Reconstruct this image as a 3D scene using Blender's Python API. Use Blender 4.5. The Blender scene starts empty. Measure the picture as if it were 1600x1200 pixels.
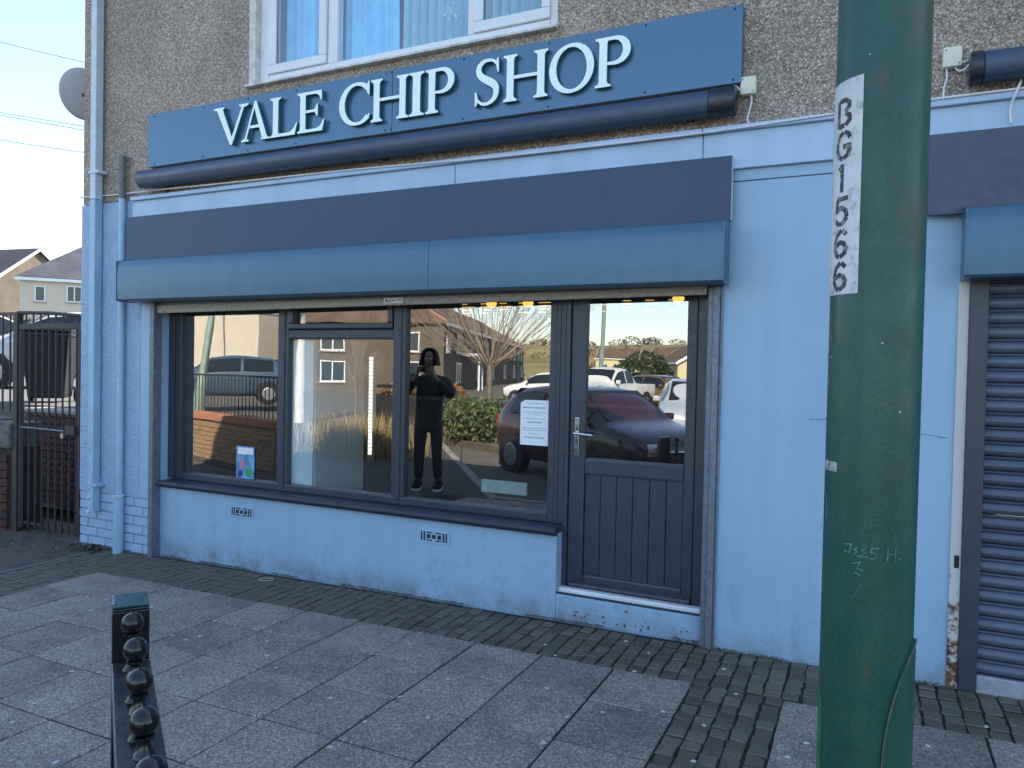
import bpy, bmesh, math, random
from mathutils import Vector, Matrix, noise
random.seed(7)
S = bpy.context.scene
COL = S.collection
R_ = math.radians

# ------------------------------------------------------------------ camera
FPX = 1156.2
YAW, PITCH, ROLL = R_(25.591), R_(-1.197), R_(1.174)
CAM = Vector((0.0, -4.07, 1.5))
_f = Vector((-math.sin(YAW)*math.cos(PITCH), math.cos(YAW)*math.cos(PITCH), math.sin(PITCH)))
_r = Vector((math.cos(YAW), math.sin(YAW), 0))
_u = _r.cross(_f)
RT = _r*math.cos(ROLL) + _u*math.sin(ROLL)
UP = -_r*math.sin(ROLL) + _u*math.cos(ROLL)
FW = _f
cd = bpy.data.cameras.new('camera'); cam = bpy.data.objects.new('camera', cd); COL.objects.link(cam)
cd.sensor_width = 36.0; cd.lens = FPX/1600*36.0; cd.clip_start = 0.05; cd.clip_end = 6000
m = Matrix((( RT.x, UP.x, -FW.x, CAM.x), (RT.y, UP.y, -FW.y, CAM.y), (RT.z, UP.z, -FW.z, CAM.z), (0, 0, 0, 1)))
cam.matrix_world = m
S.camera = cam
# ------------------------------------------------------------------ sky, sun, exposure
SUN_AZ, SUN_EL = R_(22), R_(40)          # behind the shop, to its right
w = bpy.data.worlds.new('World'); S.world = w; w.use_nodes = True
nt = w.node_tree; nt.nodes.clear()
out = nt.nodes.new('ShaderNodeOutputWorld'); bg = nt.nodes.new('ShaderNodeBackground')
sky = nt.nodes.new('ShaderNodeTexSky'); sky.sky_type = 'NISHITA'; sky.sun_disc = False
sky.sun_elevation = SUN_EL; sky.sun_rotation = SUN_AZ; sky.air_density = 1.0; sky.dust_density = 0.4; sky.ozone_density = 1.0
tc = nt.nodes.new('ShaderNodeTexCoord'); mp = nt.nodes.new('ShaderNodeMapping'); mp.inputs['Scale'].default_value = (1.3, 1.3, 3.2)
mp.inputs['Location'].default_value = (0.35, 0.1, 0.2)
nz = nt.nodes.new('ShaderNodeTexNoise'); nz.inputs['Scale'].default_value = 3.4; nz.inputs['Detail'].default_value = 7; nz.inputs['Roughness'].default_value = 0.55
rp = nt.nodes.new('ShaderNodeValToRGB'); rp.color_ramp.elements[0].position = 0.54; rp.color_ramp.elements[1].position = 0.76
rp.color_ramp.elements[0].color = (0.05, 0.05, 0.05, 1); rp.color_ramp.elements[1].color = (0.75, 0.75, 0.75, 1)
mx = nt.nodes.new('ShaderNodeMix'); mx.data_type = 'RGBA'; mx.inputs[7].default_value = (3.1, 3.5, 4.3, 1)
L = nt.links.new
L(tc.outputs['Generated'], mp.inputs['Vector']); L(mp.outputs[0], nz.inputs['Vector']); L(nz.outputs['Fac'], rp.inputs[0])
L(rp.outputs[0], mx.inputs[0]); L(sky.outputs[0], mx.inputs[6]); L(mx.outputs[2], bg.inputs[0]); L(bg.outputs[0], out.inputs[0])
bg.inputs[1].default_value = 0.13
sd = bpy.data.lights.new('sun', 'SUN'); sd.energy = 5.0; sd.angle = R_(0.5); sd.color = (1.0, 0.90, 0.74)
sun = bpy.data.objects.new('sun', sd); COL.objects.link(sun)
SDIR = Vector((math.sin(SUN_AZ)*math.cos(SUN_EL), math.cos(SUN_AZ)*math.cos(SUN_EL), math.sin(SUN_EL)))
sun.rotation_euler = SDIR.to_track_quat('Z', 'Y').to_euler(); sun.location = (30, 30, 40)
S.view_settings.view_transform = 'Standard'; S.view_settings.look = 'None'; S.view_settings.gamma = 1
S.view_settings.exposure = 1.74; S.view_settings.use_curve_mapping = False
S.cycles.max_bounces = 8; S.cycles.transparent_max_bounces = 12

# ------------------------------------------------------------------ helpers
GY = 0.17                                   # plane of the shop glass

def ray(px, py): return FW + RT*((px-800)/FPX) - UP*((py-600)/FPX)
def at(px, py, Y=0.0):
    d = ray(px, py); return CAM + d*((Y-CAM.y)/d.y)
def mir(px, py, Y):                         # the street place that the shop glass shows at this pixel, at street distance Y
    d = ray(px, py); p = CAM + d*((2*GY-Y-CAM.y)/d.y); return Vector((p.x, Y, p.z))
def mirg(px, py, z=0.0):
    d = ray(px, py); p = CAM + d*((z-CAM.z)/d.z); return Vector((p.x, 2*GY-p.y, z))
def gz(x): return 0.0143*(x+1.4)

class MB:
    def __init__(s): s.v = []; s.f = []; s.mi = []
    def add(s, vs, fs, mi=0):
        b = len(s.v); s.v += [tuple(v) for v in vs]
        for f in fs: s.f.append([b+i for i in f]); s.mi.append(mi)
        return s
    def box(s, x0, x1, y0, y1, z0, z1, mi=0):
        vs = [(x0,y0,z0),(x1,y0,z0),(x1,y1,z0),(x0,y1,z0),(x0,y0,z1),(x1,y0,z1),(x1,y1,z1),(x0,y1,z1)]
        return s.add(vs, [(0,3,2,1),(4,5,6,7),(0,1,5,4),(1,2,6,5),(2,3,7,6),(3,0,4,7)], mi)
    def prism(s, pts, a, b, axis='y', mi=0, mside=None):
        # pts: polygon in the two other axes, extruded from a to b along axis
        n = len(pts)
        def P(p, t):
            return {'x': (t, p[0], p[1]), 'y': (p[0], t, p[1]), 'z': (p[0], p[1], t)}[axis]
        vs = [P(p, a) for p in pts] + [P(p, b) for p in pts]
        s.add(vs, [tuple(range(n)), tuple(range(2*n-1, n-1, -1))], mi)
        s.add(vs, [(i, (i+1) % n, (i+1) % n+n, i+n) for i in range(n)], mi if mside is None else mside)
        return s
    def tube(s, pts, rad, n=8, cap=True, mi=0):
        pts = [Vector(p) for p in pts]
        if not hasattr(rad, '__len__'): rad = [rad]*len(pts)
        vs = []; ref = None
        for i, p in enumerate(pts):
            d = (pts[min(i+1, len(pts)-1)] - pts[max(i-1, 0)])
            if d.length < 1e-9: d = Vector((0, 0, 1))
            d.normalize()
            if ref is None:
                ref = Vector((1, 0, 0)) if abs(d.x) < 0.8 else Vector((0, 1, 0))
            ref = (ref - d*ref.dot(d))
            if ref.length < 1e-6: ref = d.orthogonal()
            ref.normalize()
            b = d.cross(ref)
            for k in range(n):
                a = 2*math.pi*k/n; vs.append(p + (ref*math.cos(a)+b*math.sin(a))*rad[i])
        fs = []
        for i in range(len(pts)-1):
            for k in range(n):
                fs.append((i*n+k, i*n+(k+1) % n, (i+1)*n+(k+1) % n, (i+1)*n+k))
        if cap: fs.append(tuple(range(n-1, -1, -1))); fs.append(tuple((len(pts)-1)*n+k for k in range(n)))
        return s.add(vs, fs, mi)
    def lathe(s, prof, n=24, c=(0, 0, 0), mi=0):
        vs = []; fs = []
        for r, z in prof:
            for k in range(n):
                a = 2*math.pi*k/n; vs.append((c[0]+r*math.cos(a), c[1]+r*math.sin(a), c[2]+z))
        for i in range(len(prof)-1):
            for k in range(n): fs.append((i*n+k, i*n+(k+1) % n, (i+1)*n+(k+1) % n, (i+1)*n+k))
        fs.append(tuple(range(n-1, -1, -1))); fs.append(tuple((len(prof)-1)*n+k for k in range(n)))
        return s.add(vs, fs, mi)

def mesh_of(mb, mats, name='m', smooth=False, bevel=0, seg=1):
    me = bpy.data.meshes.new(name); me.from_pydata(mb.v, [], mb.f); 
    if not isinstance(mats, (list, tuple)): mats = [mats]
    for mt in mats: me.materials.append(mt)
    me.polygons.foreach_set('material_index', mb.mi)
    bm = bmesh.new(); bm.from_mesh(me)
    bmesh.ops.remove_doubles(bm, verts=bm.verts, dist=1e-6)
    bmesh.ops.recalc_face_normals(bm, faces=bm.faces)
    if bevel:
        es = [e for e in bm.edges if len(e.link_faces) == 2 and e.calc_face_angle(0) > 0.6]
        bmesh.ops.bevel(bm, geom=es, offset=bevel, segments=seg, affect='EDGES', profile=0.6, clamp_overlap=True)
    bm.to_mesh(me); bm.free()
    if smooth:
        me.polygons.foreach_set('use_smooth', [True]*len(me.polygons))
        if smooth != 'all' and hasattr(me, 'set_sharp_from_angle'): me.set_sharp_from_angle(angle=R_(38))
    me.update(); return me

def wloc(o):
    v = Vector((0, 0, 0))
    while o is not None: v += o.location; o = o.parent
    return v
def obj(name, mb, mats, parent=None, local=False, smooth=False, bevel=0, seg=1, label=None):
    # world-space vertices unless local; the parent of a world-space mesh is never rotated
    o = bpy.data.objects.new(name, mesh_of(mb, mats, name, smooth, bevel, seg)); COL.objects.link(o)
    if parent is not None:
        o.parent = parent
        if not local: o.location = -wloc(parent)
    if label: o['label'] = label
    return o
def link(name, me, parent, loc, rot=(0, 0, 0)):
    o = bpy.data.objects.new(name, me); COL.objects.link(o); o.parent = parent; o.location = loc; o.rotation_euler = rot; return o
def tag(o, label=None, cat=None, group=None, kind=None):
    if label: o['label'] = label
    if cat: o['category'] = cat
    if group: o['group'] = group
    if kind: o['kind'] = kind
    return o
def thing(name, label, cat, loc=(0, 0, 0), rotz=0, group=None):
    o = bpy.data.objects.new(name, None); COL.objects.link(o); o.empty_display_size = 0.1
    o.location = loc; o.rotation_euler = (0, 0, rotz); return tag(o, label, cat, group)
def copy_tree(o, parent=None):
    c = o.copy(); COL.objects.link(c); c.parent = parent
    for ch in list(o.children): copy_tree(ch, c)
    return c

# ------------------------------------------------------------------ materials
class NT:
    def __init__(s, name):
        s.m = bpy.data.materials.new(name); s.m.use_nodes = True; s.t = s.m.node_tree; s.t.nodes.clear()
        s.out = s.n('ShaderNodeOutputMaterial'); s.b = s.n('ShaderNodeBsdfPrincipled'); s.l(s.b.outputs[0], s.out.inputs[0])
        s.tc = s.n('ShaderNodeTexCoord')
    def n(s, t, **k):
        x = s.t.nodes.new(t)
        for a, v in k.items(): setattr(x, a, v)
        return x
    def l(s, a, b): s.t.links.new(a, b)
    def noise(s, scale, detail=4, rough=.55, vec=None, sc=None):
        x = s.n('ShaderNodeTexNoise'); x.inputs['Scale'].default_value = scale; x.inputs['Detail'].default_value = detail; x.inputs['Roughness'].default_value = rough
        v = vec or s.tc.outputs['Object']
        if sc:
            q = s.n('ShaderNodeMapping'); q.inputs['Scale'].default_value = sc; s.l(v, q.inputs[0]); v = q.outputs[0]
        s.l(v, x.inputs['Vector']); return x.outputs['Fac']
    def ramp(s, fac, stops):
        x = s.n('ShaderNodeValToRGB'); e = x.color_ramp.elements
        while len(e) < len(stops): e.new(0.5)
        for i, (p, c) in enumerate(stops):
            e[i].position = p; e[i].color = (c[0], c[1], c[2], 1) if hasattr(c, '__len__') else (c, c, c, 1)
        s.l(fac, x.inputs[0]); return x.outputs[0]
    def mix(s, fac, a, b, mode='MIX'):
        x = s.n('ShaderNodeMix', data_type='RGBA', blend_type=mode)
        for i, v in ((0, fac), (6, a), (7, b)):
            if hasattr(v, 'is_output') or hasattr(v, 'links'): s.l(v, x.inputs[i])
            elif i == 0: x.inputs[0].default_value = v
            else: x.inputs[i].default_value = (v[0], v[1], v[2], 1)
        return x.outputs[2]
    def bump(s, h, strength, dist=.01):
        x = s.n('ShaderNodeBump'); x.inputs['Strength'].default_value = strength; x.inputs['Distance'].default_value = dist
        s.l(h, x.inputs['Height']); s.l(x.outputs[0], s.b.inputs['Normal']); return x
    def col(s, c):
        if hasattr(c, 'links'): s.l(c, s.b.inputs['Base Color'])
        else: s.b.inputs['Base Color'].default_value = (c[0], c[1], c[2], 1)
    def rough(s, v):
        if hasattr(v, 'links'): s.l(v, s.b.inputs['Roughness'])
        else: s.b.inputs['Roughness'].default_value = v

def sc(c, k): return tuple(max(0, min(1, x*k)) for x in c)
MC = {}
def M(name, c=(.5, .5, .5), rough=.6, metal=0, var=.18, vs=6, bump=0, bs=120, spec=.5, streak=False, coat=0, rvar=.1):
    if name in MC: return MC[name]
    t = NT(name)
    f = t.noise(vs, 6, .6, sc=(1, 1, .12) if streak else None)
    t.col(t.ramp(f, [(.3, sc(c, 1-var)), (.7, sc(c, 1+var))]))
    t.rough(t.ramp(t.noise(vs*2.3, 3), [(.3, max(.02, rough-rvar)), (.7, min(1, rough+rvar))]))
    t.b.inputs['Metallic'].default_value = metal; t.b.inputs['Specular IOR Level'].default_value = spec
    if coat: t.b.inputs['Coat Weight'].default_value = coat; t.b.inputs['Coat Roughness'].default_value = .06
    if bump: t.bump(t.noise(bs, 3), bump, .004)
    MC[name] = t.m; return t.m

def mat_pebbledash():
    t = NT('pebbledash')
    v = t.n('ShaderNodeTexVoronoi'); v.inputs['Scale'].default_value = 120; t.l(t.tc.outputs['Object'], v.inputs['Vector'])
    v2 = t.n('ShaderNodeTexVoronoi'); v2.inputs['Scale'].default_value = 120; t.l(t.tc.outputs['Object'], v2.inputs['Vector'])
    sep = t.n('ShaderNodeSeparateColor'); t.l(v.outputs['Color'], sep.inputs[0])
    c = t.ramp(sep.outputs[0], [(0, (.22, .17, .135)), (.3, (.36, .295, .24)), (.65, (.49, .41, .335)), (.9, (.66, .57, .48)), (1, (.84, .78, .70))])
    big = t.mix(1, t.ramp(t.noise(1.3, 6, .65), [(.3, .74), (.7, 1.12)]), t.ramp(t.noise(3.5, 6, .65, sc=(1, 1, .12)), [(.3, .86), (.65, 1.05)]), 'MULTIPLY')
    c = t.mix(1, c, big, 'MULTIPLY')
    d = t.ramp(v2.outputs['Distance'], [(.3, 1), (.9, .66)])
    c = t.mix(1, c, d, 'MULTIPLY')
    t.col(c); t.rough(.85); t.bump(t.ramp(v2.outputs['Distance'], [(0, 1), (.8, 0)]), .65, .010)
    return t.m
def mat_roughpaint():
    t = NT('painted_render')
    v = t.n('ShaderNodeTexVoronoi'); v.inputs['Scale'].default_value = 70; t.l(t.tc.outputs['Object'], v.inputs['Vector'])
    t.col(t.ramp(t.noise(5, 6), [(.3, (.32, .445, .605)), (.7, (.365, .50, .67))])); t.rough(.55)
    t.bump(t.ramp(v.outputs['Distance'], [(0, 1), (.8, 0)]), .8, .010)
    return t.m
def mat_paint():
    # smooth masonry paint, scuffs and grime near the pavement
    t = NT('masonry_paint')
    base = t.ramp(t.noise(1.1, 7, .62), [(.28, (.285, .438, .595)), (.5, (.308, .465, .625)), (.72, (.330, .488, .648))])
    base = t.mix(1, base, t.ramp(t.noise(7, 5, .6, sc=(1, 1, .06)), [(.35, .95), (.7, 1.03)]), 'MULTIPLY')
    base = t.mix(1, base, t.ramp(t.noise(26, 4, .6, sc=(.25, .25, 1)), [(.3, .985), (.7, 1.01)]), 'MULTIPLY')
    sc1 = t.ramp(t.noise(9, 8, .72, sc=(1, 1, .55)), [(.53, 0), (.72, .5)])
    g = t.n('ShaderNodeNewGeometry'); sp = t.n('ShaderNodeSeparateXYZ'); t.l(g.outputs['Position'], sp.inputs[0])
    low = t.ramp(sp.outputs[2], [(.0, 1), (.5, .22), (1, .12)])
    fac = t.mix(1, sc1, low, 'MULTIPLY')
    c = t.mix(fac, base, (.115, .125, .14))
    foot = t.ramp(sp.outputs[2], [(.0, 1), (.14, 0)])
    spl = t.ramp(t.noise(5, 7, .75), [(.38, 0), (.64, .75)])
    c = t.mix(t.mix(1, spl, foot, 'MULTIPLY'), c, (.14, .145, .125))
    chip = t.ramp(t.noise(38, 3, .5), [(.67, 0), (.70, .7)]); fac2 = t.mix(1, chip, low, 'MULTIPLY')
    c = t.mix(fac2, c, (.13, .12, .12))
    t.col(c); t.rough(t.ramp(t.noise(4, 4), [(.3, .42), (.7, .6)])); t.bump(t.noise(60, 4), .12, .006)
    return t.m
def mat_slab():
    t = NT('concrete_slab')
    oi = t.n('ShaderNodeObjectInfo'); ad = t.n('ShaderNodeVectorMath', operation='ADD'); mu = t.n('ShaderNodeVectorMath', operation='SCALE')
    cb = t.n('ShaderNodeCombineXYZ')
    for i in range(3): t.l(oi.outputs['Random'], cb.inputs[i])
    t.l(cb.outputs[0], mu.inputs[0]); mu.inputs['Scale'].default_value = 37.0
    t.l(t.tc.outputs['Object'], ad.inputs[0]); t.l(mu.outputs[0], ad.inputs[1])
    vec = ad.outputs[0]
    f = t.n('ShaderNodeTexVoronoi'); f.inputs['Scale'].default_value = 150; t.l(vec, f.inputs['Vector'])
    sep = t.n('ShaderNodeSeparateColor'); t.l(f.outputs['Color'], sep.inputs[0])
    c = t.ramp(sep.outputs[0], [(0, (.135, .120, .100)), (.45, (.240, .216, .182)), (.8, (.335, .304, .258)), (1, (.50, .46, .40))])
    big = t.ramp(t.noise(3.5, 6, .65, vec=vec), [(.25, .58), (.5, .95), (.75, 1.2)])
    c = t.mix(1, c, big, 'MULTIPLY')
    tone = t.ramp(oi.outputs['Random'], [(0, .82), (1, 1.12)]); c = t.mix(1, c, tone, 'MULTIPLY')
    t.col(c); t.rough(t.ramp(t.noise(6, 4, vec=vec), [(.3, .55), (.7, .82)])); t.bump(t.noise(180, 3, vec=vec), .35, .003)
    return t.m
def mat_sett():
    t = NT('stone_sett')
    oi = t.n('ShaderNodeObjectInfo')
    c0 = t.ramp(oi.outputs['Random'], [(0, (.080, .071, .055)), (.5, (.112, .100, .078)), (.96, (.146, .132, .104)), (1, (.155, .112, .082))])
    g = t.n('ShaderNodeNewGeometry')
    moss = t.ramp(t.noise(3.2, 6, .7, vec=g.outputs['Position']), [(.52, 0), (.70, .6)])
    c = t.mix(moss, c0, (.080, .088, .045))
    sp = t.ramp(t.noise(120, 3, .6, vec=g.outputs['Position']), [(.3, .65), (.7, 1.35)])
    t.col(t.mix(1, c, sp, 'MULTIPLY')); t.rough(.7); t.bump(t.noise(90, 4, vec=g.outputs['Position']), .45, .005)
    return t.m
def mat_brick(name, a, b, c):
    t = NT(name); oi = t.n('ShaderNodeObjectInfo')
    c0 = t.ramp(oi.outputs['Random'], [(0, a), (.5, b), (1, c)])
    sp = t.ramp(t.noise(40, 5, .65), [(.3, .7), (.7, 1.25)])
    t.col(t.mix(1, c0, sp, 'MULTIPLY')); t.rough(.85); t.bump(t.noise(60, 4), .5, .006); return t.m
def mat_glass(name, refl=.30, tint=(.80, .84, .84)):
    t = NT(name); t.t.nodes.remove(t.b)
    tr = t.n('ShaderNodeBsdfTransparent'); tr.inputs[0].default_value = (*tint, 1)
    gl = t.n('ShaderNodeBsdfGlossy'); gl.inputs['Roughness'].default_value = 0.0; gl.inputs[0].default_value = (.97, .985, 1, 1)
    lw = t.n('ShaderNodeFresnel'); lw.inputs['IOR'].default_value = 1.5
    ma = t.n('ShaderNodeMath', operation='ADD'); ma.inputs[1].default_value = refl; ma.use_clamp = True
    mx = t.n('ShaderNodeMixShader'); t.l(lw.outputs[0], ma.inputs[0])
    ge = t.n('ShaderNodeNewGeometry'); inv = t.n('ShaderNodeMath', operation='SUBTRACT'); inv.inputs[0].default_value = 1.0; t.l(ge.outputs['Backfacing'], inv.inputs[1])
    mu = t.n('ShaderNodeMath', operation='MULTIPLY'); t.l(ma.outputs[0], mu.inputs[0]); t.l(inv.outputs[0], mu.inputs[1]); t.l(mu.outputs[0], mx.inputs[0])
    t.l(tr.outputs[0], mx.inputs[1]); t.l(gl.outputs[0], mx.inputs[2]); t.l(mx.outputs[0], t.out.inputs[0])
    nz_ = t.noise(1.6, 2, .5); b = t.n('ShaderNodeBump'); b.inputs['Strength'].default_value = .03; b.inputs['Distance'].default_value = .02
    t.l(nz_, b.inputs['Height']); t.l(b.outputs[0], gl.inputs['Normal'])
    return t.m
def mat_pole():
    t = NT('green_column_paint')
    base = t.ramp(t.noise(5, 6, .65), [(.3, (.009, .066, .050)), (.7, (.014, .092, .070))])
    wear = t.ramp(t.noise(7, 8, .72, sc=(1, 1, .35)), [(.50, 0), (.70, .55)])
    c = t.mix(wear, base, (.015, .038, .034))
    fine = t.ramp(t.noise(160, 3, .6), [(.35, .86), (.7, 1.15)]); c = t.mix(1, c, fine, 'MULTIPLY')
    rust = t.ramp(t.noise(4.5, 7, .75, sc=(1, 1, .5)), [(.60, 0), (.72, .55)]); c = t.mix(rust, c, (.10, .075, .03))
    run = t.ramp(t.noise(14, 5, .6, sc=(1, 1, .03)), [(.35, .82), (.7, 1.12)]); c = t.mix(1, c, run, 'MULTIPLY')
    t.col(c); t.rough(t.ramp(t.noise(12, 5), [(.3, .30), (.7, .55)])); t.bump(t.noise(140, 4), .2, .003); return t.m
def mat_emit(name, c, s):
    t = NT(name); t.col(c); t.b.inputs['Emission Color'].default_value = (*c, 1); t.b.inputs['Emission Strength'].default_value = s; return t.m
def mat_leaf(name, a, b):
    t = NT(name); g = t.n('ShaderNodeNewGeometry')
    t.col(t.ramp(g.outputs['Random Per Island'], [(0, a), (1, b)])); t.rough(.6); return t.m
def mat_tiles(name, a, b, scale=9):
    t = NT(name); wv = t.n('ShaderNodeTexBrick'); wv.inputs['Scale'].default_value = scale; wv.inputs['Color1'].default_value = (*a, 1); wv.inputs['Color2'].default_value = (*b, 1)
    wv.inputs['Mortar'].default_value = (a[0]*.35, a[1]*.35, a[2]*.35, 1); wv.inputs['Mortar Size'].default_value = .03
    wv.inputs['Brick Width'].default_value = .35; wv.inputs['Row Height'].default_value = .32
    mpp = t.n('ShaderNodeMapping'); t.l(t.tc.outputs['Object'], mpp.inputs[0])
    sw = t.n('ShaderNodeSeparateXYZ'); t.l(mpp.outputs[0], sw.inputs[0]); cb = t.n('ShaderNodeCombineXYZ')
    ad = t.n('ShaderNodeMath', operation='ADD'); t.l(sw.outputs[0], ad.inputs[0]); t.l(sw.outputs[1], ad.inputs[1])
    t.l(ad.outputs[0], cb.inputs[0]); t.l(sw.outputs[2], cb.inputs[1]); t.l(cb.outputs[0], wv.inputs['Vector'])
    t.col(t.mix(1, wv.outputs['Color'], t.ramp(t.noise(.8, 4), [(.3, .7), (.7, 1.2)]), 'MULTIPLY')); t.rough(.8); return t.m

PEB = mat_pebbledash(); RPAINT = mat_roughpaint(); BEAMP = M('beam_paint', (.39, .52, .69), .5, var=.10, vs=4, streak=True, bump=.08, bs=60); PAINT = mat_paint(); SLAB = mat_slab(); SETT = mat_sett()
GLASS = mat_glass('shop_glass', .26, (.93, .95, .95)); HGLASS = M('house_glass', (.03, .04, .05), .06, var=.3, rvar=.03)
UPGLASS = mat_glass('upper_glass', .12, (.95, .98, .98))
POLE = mat_pole()
ANTH = M('anthracite_upvc', (.036, .047, .066), .40, var=.15, vs=14, bump=.1, bs=260)
SIGN = M('sign_panel_blue', (.078, .155, .240), .26, metal=.3, var=.04, vs=1.2, rvar=.02)
FASC = M('dark_fascia_board', (.024, .058, .112), .5, var=.04, vs=5, streak=True, rvar=.02)
SHBOX = M('shutter_housing_steel', (.058, .132, .205), .34, metal=.25, var=.07, vs=9, streak=True, rvar=.03)
STEEL = M('galvanised_steel', (.16, .19, .23), .5, metal=.35, var=.25, vs=30)
BAR = M('dusty_aluminium', (.36, .34, .30), .65, var=.35, vs=45)
WHITE = M('white_upvc', (.72, .74, .76), .35, var=.06, vs=5)
OLDWHITE = M('weathered_sill', (.58, .58, .55), .6, var=.3, vs=16)
LETTER = M('pale_acrylic', (.84, .95, .93), .3, var=.03); LSIDE = M('letter_return_teal', (.03, .17, .20), .4, var=.1)
BLACKP = M('black_gloss_paint', (.008, .009, .012), .2, var=.3, rvar=.06)
IRON = M('brown_iron', (.040, .032, .034), .6, var=.35, vs=20)
DARK = M('dark_interior', (.012, .012, .014), .8); BLACK = M('black_rubber', (.012, .012, .012), .7)
CREAMP = M('cream_plastic', (.66, .66, .54), .45, var=.06); CABLE = M('white_cable', (.70, .72, .74), .5, var=.1)
PIPEB = M('painted_pipe_blue', (.31, .475, .63), .45, var=.1); PIPEW = M('pale_pipe', (.50, .60, .66), .4, var=.1, vs=12)
TARMAC = M('tarmac', (.045, .045, .046), .85, var=.3, vs=10, bump=.4, bs=160)
MORTAR = M('dark_joint', (.014, .014, .009), .9, var=.35, vs=9)
KERBM = M('kerb_concrete', (.27, .26, .24), .8, var=.2, vs=12, bump=.3, bs=120)

# ================================================================== the setting
def sheet(name, pts, z, mat, label, thick=.05):
    mb = MB().prism(pts, z-thick, z, 'z'); o = obj(name, mb, mat); return tag(o, label, kind='structure')
STREET = M('street_tarmac', (.105, .092, .074), .9, var=.3, vs=3, bump=.3, bs=120)
GRASSG = M('rough_grass_ground', (.10, .115, .045), .9, var=.4, vs=.35)
mb = MB(); n = 24
for k in range(n):
    a = 2*math.pi*k/n; mb.v.append((1500*math.cos(a), 1500*math.sin(a), -.42))
mb.f.append(list(range(n))); mb.mi.append(0)
tag(obj('ground', mb, GRASSG), 'rough grassy ground spreading out beyond the street', kind='structure')
sheet('road', [(-70, -75), (60, -75), (60, 3), (-3.0, 3), (-3.0, -2.0), (-60, -2.0)], -.12, STREET, 'tarmac road seen reflected in the shop glass', .2)
# tarmac footway left of the angled kerb
sheet('footpath', [(-9.6, -11.2), (-4.05, -3.5), (-4.62, -3.34), (-5.66, -2.48), (-5.66, .5), (-12, .5), (-12, -2.2), (-8.0, -3.6), (-12.5, -5.2), (-14, -11.2)], -.07, M('path_tarmac', (.080, .070, .058), .9, var=.3, vs=8, bump=.4, bs=160), 'dark tarmac footpath beside the paving', .3)

# pavement: joint bed + slabs + setts, falling slightly to the left
PAV_O = Vector((-1.4, 0, 0))
mb = MB().prism([(-4.26, .03), (10.4, .03), (10.4, -5.5), (1.9, -4.9), (.5, -3.85), (-.35, -3.35), (-3.2, -3.35), (-3.9, -2.5), (-4.26, -2.5)], -.35, -.0065, 'z')
pav = obj('pavement', mb, MORTAR, smooth=False); pav.location = PAV_O; pav.rotation_euler = (0, -math.atan(.0143), 0)
tag(pav, 'grey square paving slabs with setts along the shop wall', kind='structure')
# slabs
slab_me = []
for k in range(4):
    mb = MB(); a, b = .1918, .1950
    c = [(-a, -b), (a, -b), (a, b), (-a, b)]
    j = [(random.uniform(-.0015, .0015), random.uniform(-.0015, .0015)) for _ in range(4)]
    vs = [(x+j[i][0], y+j[i][1], -.05) for i, (x, y) in enumerate(c)] + [(x+j[i][0], y+j[i][1], -.004) for i, (x, y) in enumerate(c)] + [(x*.984, y*.984, 0) for i, (x, y) in enumerate(c)]
    mb.add(vs, [(3, 2, 1, 0)]+[(i, (i+1) % 4, (i+1) % 4+4, i+4) for i in range(4)]+[(i+4, (i+1) % 4+4, (i+1) % 4+8, i+8) for i in range(4)]+[(8, 9, 10, 11)])
    slab_me.append(mesh_of(mb, SLAB, 'slab'))
def in_poly(x, y):
    return not (y < -2.5 and x < -4.4)
for i in range(-12, 14):
    for jy in range(0, 7):
        if i < 0: x = -.714 - (-i-.5)*.3937
        else: x = -.305 + (i+.5)*.3937
        y = -.502 - (jy+.5)*.400
        if x < -5.2 or not in_poly(x, y-.2): continue
        link('slab', random.choice(slab_me), pav, (x+1.4, y, random.uniform(-.002, .002)), (random.uniform(-.004, .004), random.uniform(-.004, .004), random.choice((0, math.pi))+random.uniform(-.004, .004)))
# setts
def sett_geo():
    a, b = .0365, .0374; c = [(-a, -b), (a, -b), (a, b), (-a, b)]
    j = [(random.uniform(-.0055, .0055), random.uniform(-.0055, .0055)) for _ in range(4)]
    q = [(x+j[i][0], y+j[i][1]) for i, (x, y) in enumerate(c)]
    vs = [(x, y, -.04) for x, y in q] + [(x, y, -.0045) for x, y in q] + [(x*.88, y*.88, random.uniform(-.001, .0015)) for x, y in q]
    fs = [(i, (i+1) % 4, (i+1) % 4+4, i+4) for i in range(4)]+[(i+4, (i+1) % 4+4, (i+1) % 4+8, i+8) for i in range(4)]+[(8, 9, 10, 11)]
    return vs, fs
sett_me = []
for k in range(10): sett_me.append(mesh_of(MB().add(*sett_geo()), SETT, 'sett'))
spots = []
def strip(x0, nx, y0, ny, p=.0815, q=.1):
    for i in range(nx):
        sh = random.uniform(-.012, .012)
        for k in range(ny): spots.append((x0+(i+.5)*p+random.uniform(-.003, .003), y0-(k+.5)*q+sh*(k > 0)+random.uniform(-.003, .003)))
strip(-5.61, 103, -.002, 6, .0815, .0832); strip(-.712, 5, -.502, 32, .0812, .0815); strip(-5.61, 7, -.502, 23, .0815, .0832)
def vis(x, y):
    v = Vector((x, y, gz(x))) - CAM; d = v.dot(FW)
    if d < .2: return 1e9
    px, py = 800+FPX*v.dot(RT)/d, 600-FPX*v.dot(UP)/d
    return v.length + (0 if (-20 < px < 1620 and py < 1215) else 1000)
spots.sort(key=lambda s: vis(*s))
rest = MB()
for i, (x, y) in enumerate(spots):
    z = random.uniform(-.0035, .0025)
    if i < 300: link('sett', random.choice(sett_me), pav, (x+1.4, y, z), (random.uniform(-.03, .03), random.uniform(-.03, .03), random.choice((0, 2))*math.pi/2))
    else:
        vs, fs = sett_geo(); rest.add([(a+x+1.4, b+y, c+z) for a, b, c in vs], fs)
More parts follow.
